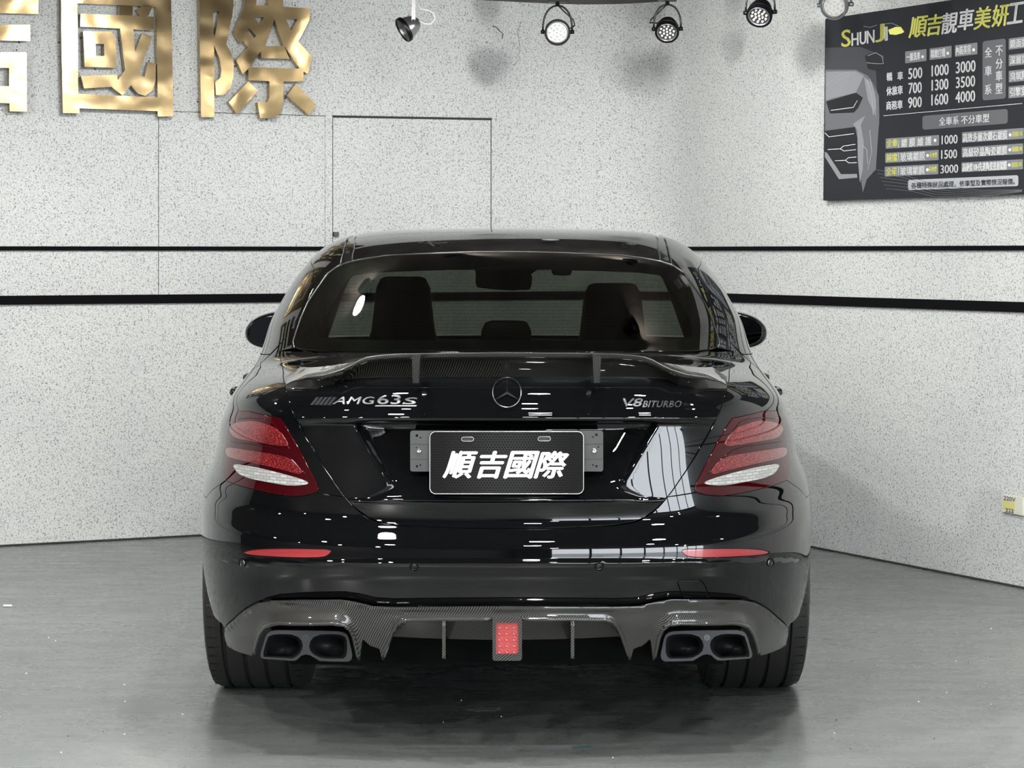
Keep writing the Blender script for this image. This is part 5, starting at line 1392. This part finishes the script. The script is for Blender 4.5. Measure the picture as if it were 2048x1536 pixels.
# ================================================================== track spotlights near the walls
def spot(px, py, Y, dia, aim, mat, label, box=None, yoke_tilt=0., cable=None, face=None):
    face = face or lamp_face
    """px,py = centre of the lamp mouth; aim = direction the mouth looks (world)"""
    t = empty('track_spotlight', (0, 0, 0)); tag(t, label, 'spotlight', 'track spotlights by the corner walls')
    c = V3(at(px, py, Y)); d = Vector(aim).normalized(); R = dia/2
    m = MB(); m.lathe([(0, -.085), (R*.45, -.085), (R*.72, -.072), (R*.93, -.040), (R*.97, -.022), (R*.90, -.020), (R*.90, -.015), (R, -.013), (R, .0), (R*.97, .004), (R*.86, .004), (R*.84, -.006), (R*.82, -.012), (0, -.012)], c, d, 36)
    hd = m.build('lamp_head', mat, t, auto=.5)
    m = MB(); m.lathe([(R*.83, -.008), (R*.84, .0035), (R*.76, .0035), (R*.74, -.008)], c, d, 36); m.build('bezel', lamp_silver, hd, smooth=True)
    m = MB(); m.lathe([(0, -.006), (R*.74, -.006), (R*.76, -.012)], c, d, 28); m.build('reflector_dish', face, hd)
    a = d.orthogonal().normalized(); b = d.cross(a)
    for (n, rr) in ((1, 0), (6, R*.30), (10, R*.56)):
        for k in range(n):
            th = 2*math.pi*k/n+.3*n; q_ = c + (a*math.cos(th)+b*math.sin(th))*rr
            m = MB(); m.lathe([(0, .003), (R*.06, .002), (R*.105, -.006)], q_, d, 10); m.build('led_lens', lens_dome, hd, smooth=True)
    side = d.cross(Vector((0, 0, 1))).normalized(); up = Vector((0, 0, 1)); hb = c-d*.03
    top = hb+up*(R*2.05)
    pts = []
    for k in range(21):
        th = math.pi*k/20; pts.append(hb+side*(R*1.12)*math.cos(th)+up*(R*2.0*(math.sin(th)**.75)))
    m = MB(); m.tube(pts, .0045, 8); m.build('yoke', mat, t, smooth=True)
    m = MB()
    for s in (-1, 1): m.tube([hb+side*R*.9*s, hb+side*R*1.28*s], .0095, 10)
    m.build('pivot_knob', mat, t, smooth=True)
    zb = box if box else CEIL-.09
    m = MB(); m.tube([top-up*.004, Vector((top.x, top.y, CEIL-.02))], .010, 10); m.build('stem', mat, t, smooth=True)
    m = MB(); m.box((top.x, top.y, (top.z+.012+CEIL)/2), (.042, .026, (CEIL-top.z-.012)/2), bev=.002); m.build('adapter_box', mat, t)
    if cable:
        m = MB(); m.tube([top, top+side*.03*cable-up*.03, top+side*.075*cable-up*.07, hb+side*.08*cable+up*.03, hb+side*.04*cable-d*.05], .0035, 6); m.build('cable', mat, t, smooth=True)
    return t
spot(1115, 65, 10.3, .122, (-.02, -1, -.18), lamp_black, 'black track spotlight with its round face towards the camera, leftmost of the black ones', cable=-1)
spot(1334, 65, 10.2, .112, (-.10, -.80, -.62), lamp_black, 'black track spotlight tilted down, middle of the three black ones, above the right car roof', cable=1, face=lamp_dim)
spot(1518, 33, 9.6, .115, (-.25, -.70, -.66), lamp_black, 'black track spotlight near the top edge, nearest on the left of the price board', face=lamp_dim)
spot(1668, 12, 9.2, .118, (-.35, -1, -.30), lamp_silver, 'silver grey track spotlight overlapping the top left corner of the price board')
# chrome lamp in side view, left
t = empty('track_spotlight'); tag(t, 'silver track spotlight seen from its side, with a looped cable, near the brass signs', 'spotlight', 'track spotlights by the corner walls')
c = V3(at(814, 56, 10.0)); d = Vector((-.80, -.28, -.50)).normalized(); R = .058
m = MB(); m.lathe([(0, -.060), (R*.35, -.060), (R*.62, -.045), (R*.80, -.020), (R*.86, .0), (R*.86, .004), (R*1.0, .006), (R*1.0, .020), (R*.9, .020), (R*.85, .010), (0, .010)], c, d, 36); hd = m.build('lamp_head', lamp_silver, t, auto=.5)
m = MB(); m.lathe([(R*1.0, .006), (R*1.02, .008), (R*1.02, .024), (R*.98, .026), (R*.88, .026), (R*.88, .02)], c, d, 36); m.build('bezel', lamp_black, hd, smooth=True)
hb = c-d*.02; 
m = MB(); pvt = V3(at(827.5, 44, 9.95)); m.box((pvt.x, pvt.y-.03, (pvt.z+CEIL-.02)/2), (.0085, .0015, (CEIL-.02-pvt.z)/2)); m.build('yoke', lamp_silver, t)
m = MB(); m.tube([pvt+Vector((0, -.034, 0)), pvt+Vector((0, -.026, 0))], .009, 12); m.build('pivot_knob', chrome, t)
m = MB(); m.box((pvt.x, pvt.y, CEIL-.02), (.04, .026, .02)); m.build('adapter_box', lamp_black, t)
m = MB(); m.tube([at(x, y, 9.97) for x, y in ((832, 10), (842, 18), (860, 22), (868, 28), (870, 38), (862, 48), (850, 48), (838, 42))], .0022, 6); m.build('cable', white_print, t, smooth=True)
